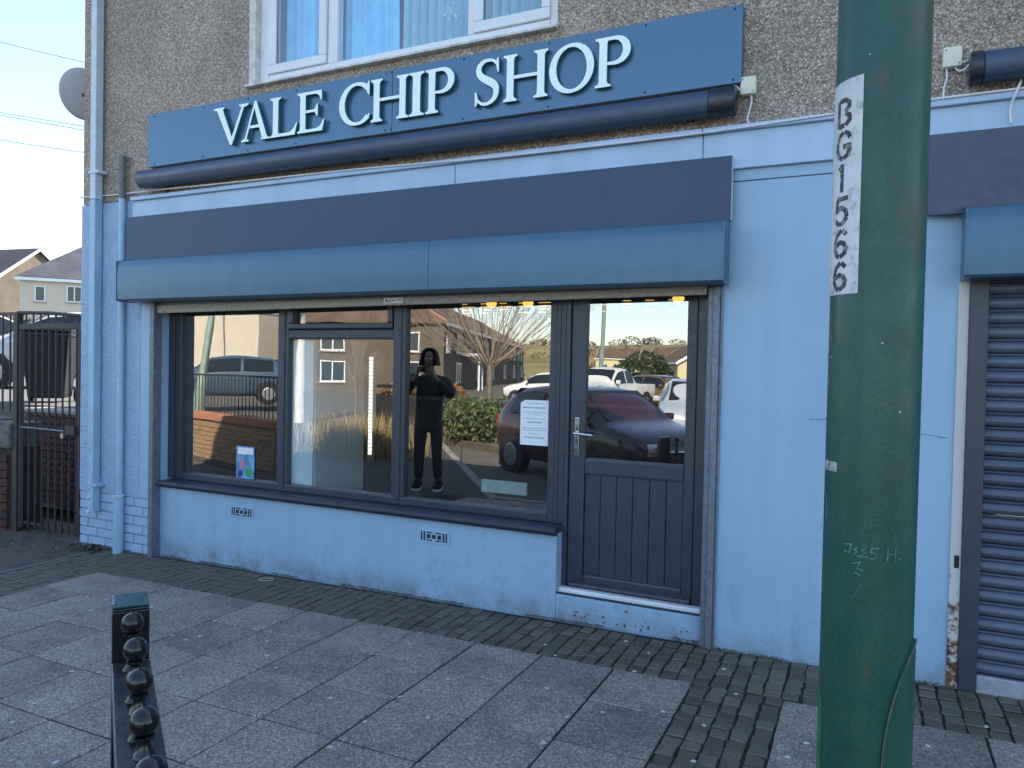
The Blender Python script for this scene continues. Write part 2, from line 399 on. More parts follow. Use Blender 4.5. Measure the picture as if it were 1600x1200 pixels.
o = obj('setts', rest, SETT, pav, local=True); o['kind'] = 'stuff'
# edging kerb at the left end, and the angled kerb seen in the glass
obj('edging', MB().box(-4.265, -4.232, -2.5, -.15, -.2, .002), M('edging_grey', (.15, .145, .13), .85, var=.25, vs=14), pav, local=True, bevel=.004)
ke = MB()
kp = [(.9, -4.15), (-.9, -3.62), (-1.9, -3.42), (-3.0, -3.42), (-3.95, -3.44), (-5.65, -5.74), (-7.22, -7.83), (-9.6, -11.1)]
ks = tag(bpy.data.objects.new('kerb', None), 'pale concrete kerb running diagonally away from the paving', kind='structure'); COL.objects.link(ks)
for i in range(len(kp)-1):
    a, b = Vector((*kp[i], 0)), Vector((*kp[i+1], 0)); ln = (b-a).length; nn = max(1, round(ln/.9)); d = (b-a)/nn
    for k in range(nn):
        p = a+d*(k+.5); me = mesh_of(MB().box(-d.length/2+.004, d.length/2-.004, -.06, .06, -.3, .004), KERBM, 'kerbstone', bevel=.012, seg=2)
        link('kerbstone', me, ks, (p.x, p.y, gz(p.x)-.006 if p.y > -3.5 else -.062), (0, 0, math.atan2(d.y, d.x)))
# chewing gum trodden flat on the slabs
gm = M('old_chewing_gum', (.52, .53, .52), .7, var=.2)
gum_me = []
for k in range(4):
    mb = MB(); r = .011*(1+.35*k/3); n = 9
    rr = [r*random.uniform(.75, 1.2) for _ in range(n)]
    vs = [(rr[i]*math.cos(2*math.pi*i/n), rr[i]*math.sin(2*math.pi*i/n)*.8, 0) for i in range(n)] + [(v*.75*math.cos(2*math.pi*i/n), v*.6*math.sin(2*math.pi*i/n), .0018) for i, v in enumerate(rr)]
    mb.add(vs, [(i, (i+1) % n, (i+1) % n+n, i+n) for i in range(n)]+[tuple(range(n, 2*n))]); gum_me.append(mesh_of(mb, gm, 'gum'))
for px, py in [(47,1087),(112,1040),(142,944),(53,1090),(155,1042),(19,1119),(87,1184),(270,985),(290,992),(312,987),(423,981),(417,996),(417,1019),(431,1038),(516,1087),(625,1087),(570,1125),(668,1120),(516,1165),(852,1007),(868,1024),(855,1076),(886,1122),(849,1162),(942,1115),(1036,1115),(991,1051),(1100,1138),(1083,1195),(1131,1049),(1183,1073),(1150,1089),(1260,1168),(1230,1190),(165,927),(237,940),(137,922),(82,932),(1540,1145),(1450,1175),(978,1003),(1014,1022),(640,1003),(700,1060)]:
    p = mirg(px, py, 0); p = CAM + ray(px, py)*((0-CAM.z)/ray(px, py).z)
    k = random.choice(gum_me); link('gum_spot', k, pav, (p.x+1.4+0.0143*0, p.y, .0012), (0, 0, random.uniform(0, 6)))

# ================================================================== the shop building
B = thing('shop_building', 'two storey terrace with pebbledash above and pale blue painted shopfront below', 'building', (-1.4, 0, 0))
XL, XR = -5.98, 9.0
WX0, WX1, WZ0, WZ1 = -4.13, -1.70, 3.53, 4.75
mb = MB()
mb.box(XL, WX0, 0, .28, 2.80, 5.45); mb.box(WX1, XR, 0, .28, 2.80, 5.45)
mb.box(WX0, WX1, 0, .28, 2.80, WZ0); mb.box(WX0, WX1, 0, .28, WZ1, 5.45)
obj('upper_wall', mb, PEB, B)
obj('side_wall', MB().box(XL, XL+.25, .281, 8, -.2, 5.45), PEB, B)
obj('end_wall', MB().box(XR-.25, XR, .281, 8, -.2, 5.45), PEB, B)
obj('rear_wall', MB().box(XL+.251, XR-.251, 7.75, 8, -.2, 5.45), PEB, B)
SLATE = mat_tiles('grey_roof_tile', (.05, .05, .055), (.075, .072, .075))
mb = MB(); mb.prism([(-.35, 5.35), (4, 7.6), (8.35, 5.35), (8.35, 5.5), (4, 7.78), (-.35, 5.5)], XL-.15, XR+.15, 'x'); rf = obj('roof', mb, SLATE, B)
obj('gable', MB().prism([(0.3, 5.45), (8, 5.45), (4, 7.5)], XL+.01, XL+.2, 'x'), PEB, B)
obj('gable', MB().prism([(0.3, 5.45), (8, 5.45), (4, 7.5)], XR-.2, XR-.01, 'x'), PEB, B)
# painted concrete beam with a lip; open joints between its lengths
for a, b in ((-5.33, -2.362), (-2.358, -.828), (-.824, 1.6), (1.604, XR)):
    bm_ = obj('beam', MB().box(a, b, -.032, .1, 2.578, 2.772), BEAMP, B, bevel=.003)
    obj('beam_lip', MB().box(a, b, -.058, .1, 2.7722, 2.802), BEAMP, bm_, bevel=.006, seg=2)
obj('soffit_strip', MB().box(-.70, XR, -.006, .15, 2.518, 2.5775), PAINT, B, bevel=.002)
pier = obj('pier', MB().box(-.705, .50, 0, .3, -.2, 2.514), PAINT, B)
obj('lintel', MB().box(-5.245, -.7055, .02, .3, 1.985, 2.577), PAINT, B)
obj('pier', MB().box(2.9, XR, 0, .3, -.2, 2.514), PAINT, B)
obj('lintel', MB().box(.501, 2.899, .03, .3, 1.96, 2.514), PAINT, B)
# hairline crack across the pier
for x0, x1, z0 in ((-.02, .37, 1.237), (-.26, -.17, 1.275)):
    mb = MB(); x = x0; z = z0; pts = []
    while x < x1: pts.append((x, z)); x += random.uniform(.012, .035); z += random.uniform(-.006, .0055)
    for i in range(len(pts)-1):
        (a, b), (c, d) = pts[i], pts[i+1]; t = random.uniform(.0008, .0022)
        mb.add([(a, -.0012, b-t), (c, -.0012, d-t), (c, -.0012, d+t), (a, -.0012, b+t), (a, .001, b-t), (c, .001, d-t), (c, .001, d+t), (a, .001, b+t)], [(0, 1, 2, 3), (0, 3, 7, 4), (1, 5, 6, 2), (3, 2, 6, 7), (0, 4, 5, 1)])
    obj('crack', mb, M('crack_shadow', (.06, .08, .12), .9), pier)
# left pier: rough painted render over painted brick courses
p2 = obj('rendered_pier', MB().box(XL, -5.245, -.012, .28, .40, 2.79), RPAINT, B, label='rough textured painted render')
obj('pier_edge', MB().box(-5.2445, -5.13, -.010, .28, .40, 2.577), PAINT, B)
obj('pier_core', MB().box(XL+.002, -5.13, .004, .28, -.3, .399), PAINT, B)
BRP = M('painted_brick', (.345, .465, .63), .5, var=.12, vs=9, bump=.3, bs=70)
bl = .215; pit = .2225
brm = [mesh_of(MB().box(-w_/2, w_/2, -.014, .02, -.0325, .0325), BRP, 'brick', bevel=.005) for w_ in (bl, .1025)]
core = [o for o in B.children if o.name.startswith('pier_core')][0]
for r in range(-3, 6):
    z = .36 - r*.0745 if r >= 0 else None
    if r < 0: continue
    x = XL+.004
    first = (r % 2 == 1)
    while x < -5.15:
        L_ = .1025 if (first and x < XL+.05) else bl
        if x+L_ > -5.12:
            L_ = -5.132-x
            if L_ < .05: break
            me = mesh_of(MB().box(-L_/2, L_/2, -.014, .02, -.0325, .0325), BRP, 'brick', bevel=.005)
        else: me = brm[1] if L_ < .15 else brm[0]
        link('brick', me, core, Vector((x+L_/2, random.uniform(-.002, .002), z))-wloc(core), (random.uniform(-.01, .01), 0, 0)); x += L_+.0085
obj('reveal', MB().box(-5.1295, -5.095, .0, .28, -.2, 1.984), PAINT, B)
# stall riser under the window, door step
obj('stall_riser', MB().box(-5.0945, -1.655, .05, .22, -.25, .512), PAINT, B)
stp = obj('door_step', MB().box(-1.6545, -.786, .052, .30, -.25, .150), PAINT, B, bevel=.004)
obj('threshold', MB().box(-1.650, -.80, .066, .135, .1505, .166).box(-1.650, -.80, .085, .135, .1662, .182), WHITE, stp, bevel=.002)
obj('threshold_trim', MB().box(-1.650, -.79, .054, .0655, .1505, .163), ANTH, stp)
chips = MB(); 
for k in range(26):
    x = random.uniform(-1.55, -.85); z = gz(x)+abs(random.gauss(.035, .025)); r = random.uniform(.004, .012); n = 6
    pts = [(x+r*random.uniform(.4, 1.2)*math.cos(6.28*i/n), z+r*.8*random.uniform(.4, 1.2)*math.sin(6.28*i/n)) for i in range(n)]
    chips.prism(pts, .0505, .053, 'y')
obj('paint_chip', chips, M('bare_brick_red', (.16, .07, .07), .9, var=.4, vs=40), stp, label='small flaked patches showing dark red')['kind'] = 'stuff'

# ---- shop window
F0 = .14
def bar_(mb, x0, x1, z0, z1, y0=F0, y1=F0+.06): mb.box(x0, x1, y0, y1, z0, z1)
TOP = 1.96
mb = MB(); mb.box(-5.094, -5.03, F0-.012, F0+.065, .56, TOP); mb.box(-5.0298, -4.962, F0, F0+.06, .555, TOP)
win = obj('shop_window', mb, ANTH, B, bevel=.006, seg=2, label='wide anthracite shop window in three lights')
obj('frame_rail', MB().box(-4.9618, -1.7632, F0, F0+.06, .552, .612), ANTH, win, bevel=.012, seg=2)
obj('frame_head', MB().box(-4.9618, -1.7632, F0, F0+.06, 1.925, TOP), ANTH, win, bevel=.006)
for a, b in ((-3.949, -3.849), (-2.921, -2.821)):
    obj('mullion', MB().box(a, b, F0-.001, F0+.061, .6122, 1.9248).box(a+.03, b-.03, F0-.008, F0, .58, 1.9245), ANTH, win, bevel=.010, seg=2)
obj('jamb', MB().box(-1.763, -1.718, F0, F0+.061, .5525, TOP), ANTH, win, bevel=.008, seg=2)
obj('transom', MB().box(-3.8488, -2.9212, F0-.002, F0+.06, 1.683, 1.752), ANTH, win, bevel=.012, seg=2)
vs_ = obj('vent_sash', MB().box(-3.845, -2.925, F0-.014, F0+.03, 1.757, 1.797).box(-3.845, -3.80, F0-.014, F0+.03, 1.7972, 1.923).box(-2.966, -2.925, F0-.014, F0+.03, 1.7972, 1.923), ANTH, win, bevel=.008, seg=2)
def pane(parent, x0, x1, z0, z1, y=GY, mat=None, tilt=0):
    mb = MB().box(x0, x1, y, y+.006, z0, z1); return obj('pane', mb, mat or GLASS, parent)
pane(win, -4.966, -3.945, .608, 1.93); pane(win, -3.853, -2.917, .608, 1.69); pane(vs_, -3.805, -2.96, 1.79, 1.925); pane(win, -2.825, -1.76, .608, 1.93)
mb = MB().prism([(.002, .522), (.002, .540), (.018, .552), (F0+.02, .5515), (F0+.02, .513), (.018, .513)], -5.055, -1.648, 'x')
obj('sill', mb, ANTH, win, bevel=.003)
obj('sill_nose', MB().box(-5.055, -1.646, .012, .049, .503, .5125), ANTH, win, bevel=.003)
# ---- door
dr = obj('door_frame', MB().box(-1.7175, -1.655, F0-.004, F0+.075, .555, TOP).box(-1.6548, -1.626, F0-.004, F0+.075, .1835, TOP).box(-.861, -.79, F0-.004, F0+.075, .1835, TOP).box(-1.6255, -.8615, F0-.002, F0+.07, 1.935, TOP), ANTH, B, bevel=.006, seg=2)
D0 = F0+.008
obj('stile', MB().box(-1.622, -1.524, D0, D0+.055, .19, 1.93), ANTH, dr, bevel=.006, seg=2)
obj('stile', MB().box(-.924, -.866, D0, D0+.055, .19, 1.93), ANTH, dr, bevel=.006, seg=2)
obj('mid_rail', MB().box(-1.5238, -.9242, D0-.001, D0+.055, .868, .968), ANTH, dr, bevel=.014, seg=2)
obj('bottom_rail', MB().box(-1.5238, -.9242, D0-.001, D0+.055, .19, .262), ANTH, dr, bevel=.014, seg=2)
obj('weather_bar', MB().prism([(D0-.03, .192), (D0-.026, .208), (D0-.0005, .222), (D0-.0005, .192)], -1.60, -.87, 'x'), ANTH, dr)
pane(dr, -1.528, -.92, .962, 1.94)
npl = 6; wd = (.5996)/npl
for k in range(npl):
    x = -1.5238+k*wd; obj('plank', MB().box(x+.0012, x+wd-.0012, D0+.014, D0+.03, .258, .872), ANTH, dr, bevel=.004)
obj('panel_backing', MB().box(-1.5235, -.9245, D0+.031, D0+.05, .258, .872), DARK, dr)
CHROME = M('polished_chrome', (.62, .66, .70), .16, metal=1, var=.05)
hd = obj('handle_plate', MB().box(-1.588, -1.560, D0-.008, D0-.0005, .978, 1.212), CHROME, dr, bevel=.004, seg=2)
obj('lever', MB().tube([(-1.574, D0-.008, 1.118), (-1.574, D0-.048, 1.118), (-1.560, D0-.052, 1.118), (-1.46, D0-.052, 1.112)], [.009, .008, .009, .008], 10), CHROME, hd, smooth=True)
obj('lock_cylinder', MB().tube([(-1.574, D0-.014, 1.035), (-1.574, D0-.006, 1.035)], .012, 12), STEEL, hd)
obj('door_strip', MB().box(-1.700, -1.690, F0-.010, F0-.0042, .56, 1.93), ANTH, dr)
# ---- upper window
UY = .05
SUR = obj('window_surround', MB().box(WX0, WX0+.06, -.004, .12, WZ0-.0, WZ1), OLDWHITE, B)
uw = obj('upper_window', MB().box(WX0+.061, -3.99, UY-.005, UY+.06, WZ0+.01, WZ1).box(-3.99, -1.76, UY, UY+.06, WZ0+.01, 3.60).box(-3.45, -3.366, UY, UY+.06, 3.6005, WZ1).box(-2.333, -2.269, UY, UY+.06, 3.6005, WZ1).box(-1.775, -1.702, UY, UY+.06, WZ0+.01, WZ1), WHITE, B, bevel=.006, seg=2)
def sash(x0, x1, gx0, gx1, z0, gz0):
    o = obj('sash', MB().box(x0, x1, UY-.018, UY+.03, z0, gz0).box(x0, gx0, UY-.018, UY+.03, gz0+.0004, WZ1-.02).box(gx1, x1, UY-.018, UY+.03, gz0+.0004, WZ1-.02), WHITE, uw, bevel=.007, seg=2)
    obj('seal', MB().box(gx0-.004, gx1+.004, UY-.004, UY+.0, gz0-.004, gz0+.003).box(gx0-.004, gx0+.003, UY-.004, UY, gz0+.0032, WZ1-.03), BLACK, o)
    pane(o, gx0-.003, gx1+.003, gz0-.003, WZ1-.02, UY+.004, UPGLASS)
sash(-3.985, -3.455, -3.911, -3.518, 3.602, 3.664); sash(-2.285, -1.765, -2.218, -1.822, 3.602, 3.668)
pane(uw, -3.368, -2.331, 3.598, WZ1, UY+.02, UPGLASS)
obj('window_sill', MB().prism([(-.045, 3.502), (-.045, 3.518), (UY, 3.545), (UY, 3.502)], WX0-.005, WX1+.005, 'x'), OLDWHITE, B, bevel=.003)
# room behind the upper window
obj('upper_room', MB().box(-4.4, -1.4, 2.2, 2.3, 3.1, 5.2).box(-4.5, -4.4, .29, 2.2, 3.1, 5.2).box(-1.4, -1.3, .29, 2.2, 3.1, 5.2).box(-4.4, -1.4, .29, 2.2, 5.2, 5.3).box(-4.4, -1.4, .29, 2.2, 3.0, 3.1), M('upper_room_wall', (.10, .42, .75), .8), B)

# ---- shop interior
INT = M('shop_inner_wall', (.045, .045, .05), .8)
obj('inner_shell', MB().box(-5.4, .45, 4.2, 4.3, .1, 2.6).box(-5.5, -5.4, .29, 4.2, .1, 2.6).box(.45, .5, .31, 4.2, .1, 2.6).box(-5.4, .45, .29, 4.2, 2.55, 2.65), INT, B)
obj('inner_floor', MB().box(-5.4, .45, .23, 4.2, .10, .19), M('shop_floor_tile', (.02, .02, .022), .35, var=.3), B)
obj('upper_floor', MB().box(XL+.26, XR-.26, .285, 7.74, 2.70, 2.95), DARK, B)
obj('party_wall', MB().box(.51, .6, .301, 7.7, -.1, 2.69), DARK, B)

# ================================================================== things on the shopfront
# ---- serif letters as solid strokes
def q3(a, b, c, n=6):
    return [((1-t)**2*a[0]+2*(1-t)*t*b[0]+t*t*c[0], (1-t)**2*a[1]+2*(1-t)*t*b[1]+t*t*c[1]) for t in [i/n for i in range(n+1)]]
SH, ST = .045, .172                     # serif height, stem width (of cap height)
def stem(x, w=ST, lo=0., hi=1., s=.085, top=True, bot=True):
    P = []
    if bot: P += [(x-s, lo), (x+w+s, lo), (x+w+s, lo+SH)] + q3((x+w+s, lo+SH), (x+w+.004, lo+SH+.006), (x+w, lo+.13))[1:]
    else: P += [(x, lo), (x+w, lo)]
    if top: P += q3((x+w, hi-.13), (x+w+.004, hi-SH-.006), (x+w+s, hi-SH))+[(x+w+s, hi), (x-s, hi), (x-s, hi-SH)]+q3((x-s, hi-SH), (x-.004, hi-SH-.006), (x, hi-.13))[1:]
    else: P += [(x+w, hi), (x, hi)]
    if bot: P += q3((x, lo+.13), (x-.004, lo+SH+.006), (x-s, lo+SH))
    return ('poly', P)
def cr(pts, n=4):
    P_2 = [Vector(p) for p in pts]; out_ = []
    for i in range(len(P_2)-1):
        a, b, c, d = P_2[max(i-1, 0)], P_2[i], P_2[i+1], P_2[min(i+2, len(P_2)-1)]
        for k in range(n):
            t_ = k/n; out_.append(.5*((2*b)+(c-a)*t_+(2*a-5*b+4*c-d)*t_*t_+(3*b-a-3*c+d)*t_**3))
    return out_+[P_2[-1]]
def rib(pts, ws): 
    q_ = cr([(p[0], p[1], w_) for p, w_ in zip(pts, ws)], 3) if len(pts) == 16 else [Vector((p[0], p[1], w_)) for p, w_ in zip(pts, ws)]
    return ('rib', [(p.x, p.y) for p in q_], [p.z for p in q_])
def ell(cx, cy, rx, ry, a0, a1, wmax, wmin, n=28, tilt=0):
    pts, ws = [], []
    for i in range(n+1):
        a = R_(a0+(a1-a0)*i/n); pts.append((cx+rx*math.cos(a), cy+ry*math.sin(a))); ws.append(wmin+(wmax-wmin)*abs(math.cos(a-R_(tilt)))**1.5)
    return rib(pts, ws)
def serif(xc, z, up, w=.125):           # flat foot serif centred on xc
    d = 1 if up else -1
    return ('poly', [(xc-w, z), (xc+w, z), (xc+w, z+d*SH*.8), (xc+.05, z+d*SH*1.7), (xc-.05, z+d*SH*1.7), (xc-w, z+d*SH*.8)])
HL = .072
G = {
 'V': (1.12, [('poly', [(.07, 1), (.25, 1), (.58, .10), (.56, -.02), (.50, -.02)]), ('poly', [(.86, 1), (.93, 1), (.56, -.02), (.51, .08)]), serif(.16, 1, False, .16), serif(.895, 1, False, .14)]),
 'A': (1.06, [('poly', [(.10, 0), (.17, 0), (.535, 1.02), (.49, 1.02), (.46, .98)]), ('poly', [(.46, 1.02), (.54, 1.02), (.95, 0), (.765, 0), (.455, .87)]), ('poly', [(.25, .33), (.72, .33), (.72, .33+HL), (.25, .33+HL)]), serif(.135, 0, True, .13), serif(.86, 0, True, .155)]),
 'L': (.90, [stem(.10), ('poly', [(.2, 0), (.80, 0), (.88, .29), (.84, .29)]+q3((.84, .29), (.74, .075), (.56, HL+.005))[1:]+[(.2, HL+.005)])]),
 'E': (.90, [stem(.10), ('poly', [(.2, 0), (.80, 0), (.87, .27), (.83, .27)]+q3((.83, .27), (.74, .075), (.56, HL))[1:]+[(.2, HL)]), ('poly', [(.2, 1), (.775, 1), (.785, .76), (.75, .76)]+q3((.75, .76), (.70, .93), (.54, 1-HL))[1:]+[(.2, 1-HL)]), ('poly', [(.2, .485), (.55, .485), (.625, .38), (.655, .38), (.655, .68), (.625, .68), (.55, .55), (.2, .55)])]),
 'C': (.98, [ell(.54, .5, .43, .475, 48, 318, .165, HL, tilt=4), ('poly', [(.80, .89), (.865, 1.0), (.90, 1.0), (.90, .68), (.865, .68), (.78, .86)]), ('poly', [(.84, .19), (.885, .24), (.92, .215), (.86, .12)])]),
 'H': (1.08, [stem(.09, s=.08), stem(.83, s=.08), ('poly', [(.2, .475), (.86, .475), (.86, .475+HL), (.2, .475+HL)])]),
 'I': (.42, [stem(.13)]),
 'P': (.84, [stem(.10, s=.085), rib([(.24, .968), (.42, .968)]+[(.42+.27*math.sin(R_(a)), .715+.253*math.cos(R_(a))) for a in range(8, 173, 9)]+[(.42, .462), (.26, .468)], [HL, HL]+[HL+(.165-HL)*abs(math.sin(R_(a)))**1.4 for a in range(8, 173, 9)]+[HL, HL*.8])]),
 'S': (.74, [rib([(.60, .86), (.52, .945), (.40, .975), (.28, .955), (.185, .875), (.16, .77), (.20, .665), (.30, .58), (.42, .51), (.53, .43), (.585, .335), (.575, .20), (.50, .085), (.36, .025), (.23, .05), (.13, .14)],
                  [.055, .06, .065, .085, .11, .125, .14, .155, .165, .16, .14, .12, .095, .07, .065, .055]), ('poly', [(.565, .90), (.60, 1.0), (.635, 1.0), (.645, .69), (.61, .69)]), ('poly', [(.075, .31), (.11, .31), (.16, .12), (.11, 0), (.075, 0)])]),
 'O': (1.04, [ell(.52, .5, .43, .475, 0, 360, .165, HL, 40, tilt=8)]),
}
def glyph(mb, ch, x0, z0, wd, ht, yf, yb):
    adv, parts = G[ch]; sx = wd/adv
    for k, p in enumerate(parts):
        y0 = yf+k*.0004
        if p[0] == 'poly':
            mb.prism([(x0+u*sx, z0+v*ht) for u, v in p[1]], y0, yb+k*.0004, 'y', 0, 1)
        else:
            pts, ws = p[1], p[2]; n = len(pts); Lf, Rt = [], []; closed = (Vector(pts[0])-Vector(pts[-1])).length < 1e-6
            for i in range(n):
                a = pts[i-1] if i > 0 else (pts[-2] if closed else pts[0]); b = pts[i+1] if i < n-1 else (pts[1] if closed else pts[-1])
                d = Vector((b[0]-a[0], b[1]-a[1])); d.normalize(); nn = Vector((-d.y, d.x))*ws[i]/2
                Lf.append((x0+(pts[i][0]+nn.x)*sx, z0+(pts[i][1]+nn.y)*ht)); Rt.append((x0+(pts[i][0]-nn.x)*sx, z0+(pts[i][1]-nn.y)*ht))
            vs = [(a, y0, b) for a, b in Lf]+[(a, y0, b) for a, b in Rt]+[(a, yb, b) for a, b in Lf]+[(a, yb, b) for a, b in Rt]
            f0 = [(i, i+1, n+i+1, n+i) for i in range(n-1)]; f1 = [(2*n+i, 3*n+i, 3*n+i+1, 2*n+i+1) for i in range(n-1)]
            sd_ = [(i, 2*n+i, 2*n+i+1, i+1) for i in range(n-1)]+[(n+i, n+i+1, 3*n+i+1, 3*n+i) for i in range(n-1)]
            if not closed: sd_ += [(0, n, 3*n, 2*n), (n-1, 3*n-1, 4*n-1, 2*n-1)]
            mb.add(vs, f0+f1, 0); mb.add(vs, sd_, 1)
sg = thing('shop_sign', 'long blue sign board with raised white letters reading VALE CHIP SHOP', 'sign', (-2.9, -.02, 3.02))
for a, b in ((-5.132, -2.832), (-2.829, -.634)): obj('sign_panel', MB().box(a, b, -.050, -.004, 3.020, 3.426), SIGN, sg, bevel=.0015)
Z0, CH = 3.090, .275
row = [('V', -4.39, -4.02), ('A', -4.115, -3.835), ('L', -3.845, -3.59), ('E', -3.598, -3.35), ('C', -3.243, -2.965), ('H', -2.978, -2.684), ('I', -2.693, -2.556), ('P', -2.560, -2.328),
       ('S', -2.222, -2.012), ('H', -2.010, -1.720), ('O', -1.713, -1.434), ('P', -1.434, -1.206)]
for ch, a, b in row:
    mb = MB(); glyph(mb, ch, a, Z0, b-a, CH, -.084, -.060); obj('letter', mb, [LETTER, LSIDE], sg)
scr = mesh_of(MB().tube([(0, -.0025, 0), (0, .003, 0)], .0065, 8), M('dark_screw', (.01, .015, .03), .5), 'screw')
for px in (242, 318, 388, 463, 603, 611, 724, 857, 1007, 1145):
    x = at(px, 150, -.05).x
    for z in (3.408, 3.040): link('screw', scr, sg, Vector((x, -.0505, z))-wloc(sg))
TRM = M('trough_grey_blue', (.040, .072, .120), .42, var=.12, vs=8)
# ---- trough lights over the fascia
def trough(x0, x1, label, cap_l, cap_r):
    t = thing('sign_light', label, 'light', (x0, 0, 2.86), group='dark trough lights under the sign boards')
    prof = [(-.03, 2.985), (-.075, 2.990), (-.115, 2.978), (-.142, 2.945), (-.145, 2.905), (-.128, 2.868), (-.095, 2.850), (-.055, 2.852), (-.04, 2.87), (-.04, 2.96)]
    obj('body', MB().prism(prof, x0+(.0 if not cap_l else .055), x1-(.135 if cap_r else 0), 'x'), TRM, t, smooth=True, bevel=.004)
    big = [(-.088+(y+.088)*1.07, 2.918+(z-2.918)*1.08) for y, z in prof]
    capm = M('black_end_cap', (.015, .02, .035), .3)
    if cap_l: obj('end_cap', MB().prism(big, x0, x0+.0545, 'x'), capm, t, smooth=True, bevel=.008, seg=2)
    if cap_r: obj('end_cap', MB().prism(big, x1-.1345, x1, 'x'), capm, t, smooth=True, bevel=.008, seg=2)
    for k in range(3):
        x = x0+.25+k*(min(x1, 2.2)-x0-.5)/2; obj('bracket', MB().box(x-.02, x+.02, -.06, .0, 2.86, 2.885), IRON, t)
    return t
trough(-5.165, -.650, 'long dark trough light running under the VALE CHIP SHOP sign', False, True)
trough(.385, 2.8, 'short dark trough light beside the green lamp post at the frame edge', True, False)
obj('rust_stain', MB().box(-4.98, -4.955, -.012, -.001, 2.81, 2.865), M('rust_brown', (.16, .07, .035), .9, var=.4, vs=40), B)
# ---- junction boxes with their cables
def jbox(x0, z0, label, cables):
    t = thing('junction_box', label, 'junction box', (x0, 0, z0), group='small cream junction boxes beside the trough lights')
    bx = obj('box', MB().box(x0, x0+.078, -.045, -.001, z0, z0+.092), CREAMP, t, bevel=.006, seg=2)
    for dx, dz in ((.012, .078), (.066, .014)): obj('screw', MB().tube([(x0+dx, -.0465, z0+dz), (x0+dx, -.044, z0+dz)], .004, 8), STEEL, bx)
    for c in cables: obj('cable', MB().tube(cr(c, 5), .0048, 8), CABLE, t, smooth=True)
jbox(-.638, 2.957, 'cream junction box at the right end of the VALE CHIP SHOP sign', [[(-.585, -.02, 2.96), (-.583, -.025, 2.92), (-.592, -.03, 2.87), (-.600, -.03, 2.835), (-.592, -.035, 2.805)], [(-.640, -.025, 2.985), (-.662, -.03, 3.01), (-.69, -.05, 3.0)]])
jbox(.282, 2.955, 'cream junction box between the green lamp post and the trough light', [[(.300, -.02, 2.957), (.302, -.028, 2.91), (.291, -.03, 2.86), (.290, -.04, 2.81)], [(.335, -.02, 2.957), (.35, -.03, 2.935), (.375, -.05, 2.935), (.395, -.06, 2.96)], [(.358, -.02, 2.975), (.385, -.03, 2.98), (.395, -.05, 3.02)]])
tag(obj('cable', MB().tube(cr([(.585, -.03, 2.89), (.592, -.05, 2.85), (.575, -.075, 2.80), (.555, -.05, 2.73), (.560, -.045, 2.66)], 6), .0055, 8), CABLE, smooth=True), 'white cable drooping over the beam above the right hand fascia', 'cable')
pts = [(-6.0, -.012, 2.862), (-5.6, -.018, 2.848), (-5.3, -.03, 2.842), (-4.95, -.045, 2.836), (-4.4, -.052, 2.824), (-3.6, -.06, 2.812), (-2.9, -.064, 2.800), (-2.2, -.064, 2.779), (-1.5, -.064, 2.774), (-.8, -.064, 2.776), (-.3, -.064, 2.790), (.2, -.064, 2.806), (1.2, -.06, 2.808), (2.5, -.06, 2.806)]
tag(obj('cable', MB().tube(cr(pts, 4), .0055, 8), CABLE, smooth=True), 'long white cable clipped along the ledge below the sign light', 'cable')
# ---- dark fascia boards
tag(obj('fascia_board', MB().box(-5.342, -.668, -.066, -.0335, 2.296, 2.640).box(-.6678, -.664, -.068, -.034, 2.30, 2.640, 1), [FASC, WHITE], bevel=.0015), 'long dark blue fascia board above the window shutter housing', 'fascia board', 'dark boards over the shutter housings')
tag(obj('fascia_board', MB().box(.236, 2.9, -.066, -.0335, 2.262, 2.640).box(.231, .2358, -.068, -.034, 2.265, 2.640, 1), [M('fascia_purple_grey', (.052, .070, .112), .5, var=.06, vs=9), WHITE], bevel=.0015), 'dark grey fascia board right of the green lamp post', 'fascia board', 'dark boards over the shutter housings')
# ---- roller shutters
def housing(t, x0, x1, z0, z1, seams=()):
    prof = [(-.0345, z1+.030), (-.066, z1+.030), (-.186, z1+.004), (-.193, z1-.006), (-.197, z1-.06), (-.1993, z1-.13), (-.200, (z0+z1)/2-.03), (-.1988, z0+.07), (-.196, z0+.010), (-.186, z0), (-.0345, z0)]
    xs = [x0]+list(seams)+[x1]
    for a, b in zip(xs[:-1], xs[1:]): obj('housing', MB().prism(prof, a+(.0015 if a != x0 else 0), b-(.0015 if b != x1 else 0), 'x'), SHBOX, t, smooth=True)
    for s, x in ((-1, x0), (1, x1)): obj('end_plate', MB().prism([(-.036, z1+.034), (-.068, z1+.034), (-.203, z1+.003), (-.203, z0+.008), (-.19, z0-.004), (-.036, z0-.004)], x+.0005*s, x+.006*s, 'x'), SHBOX, t)
t = thing('roller_shutter', 'raised roller shutter over the chip shop window with dusty bottom bar', 'shutter', (-2.9, 0, 0), group='roller shutters')
housing(t, -5.283, -.678, 1.965, 2.270, (-2.44,))
obj('guide_rail', MB().box(-5.125, -5.078, -.028, .05, gz(-5.1)-.01, 1.962), STEEL, t, bevel=.003)
obj('guide_rail', MB().box(-.782, -.752, -.010, .05, .0, 1.962).box(-.7518, -.716, -.026, -.001, .0, 1.962), STEEL, t, bevel=.003)
obj('guide_trim', MB().tube([(-.709, -.012, .01), (-.709, -.012, 1.96)], .0065, 8), STEEL, t)
bb = MB(); z_l, z_r = 1.880, 1.922
vs = [(-5.077, 0, z_l), (-.792, 0, z_r), (-.792, .032, z_r), (-5.077, .032, z_l), (-5.077, 0, z_l+.062), (-.792, 0, z_r+.046), (-.792, .032, z_r+.046), (-5.077, .032, z_l+.062)]
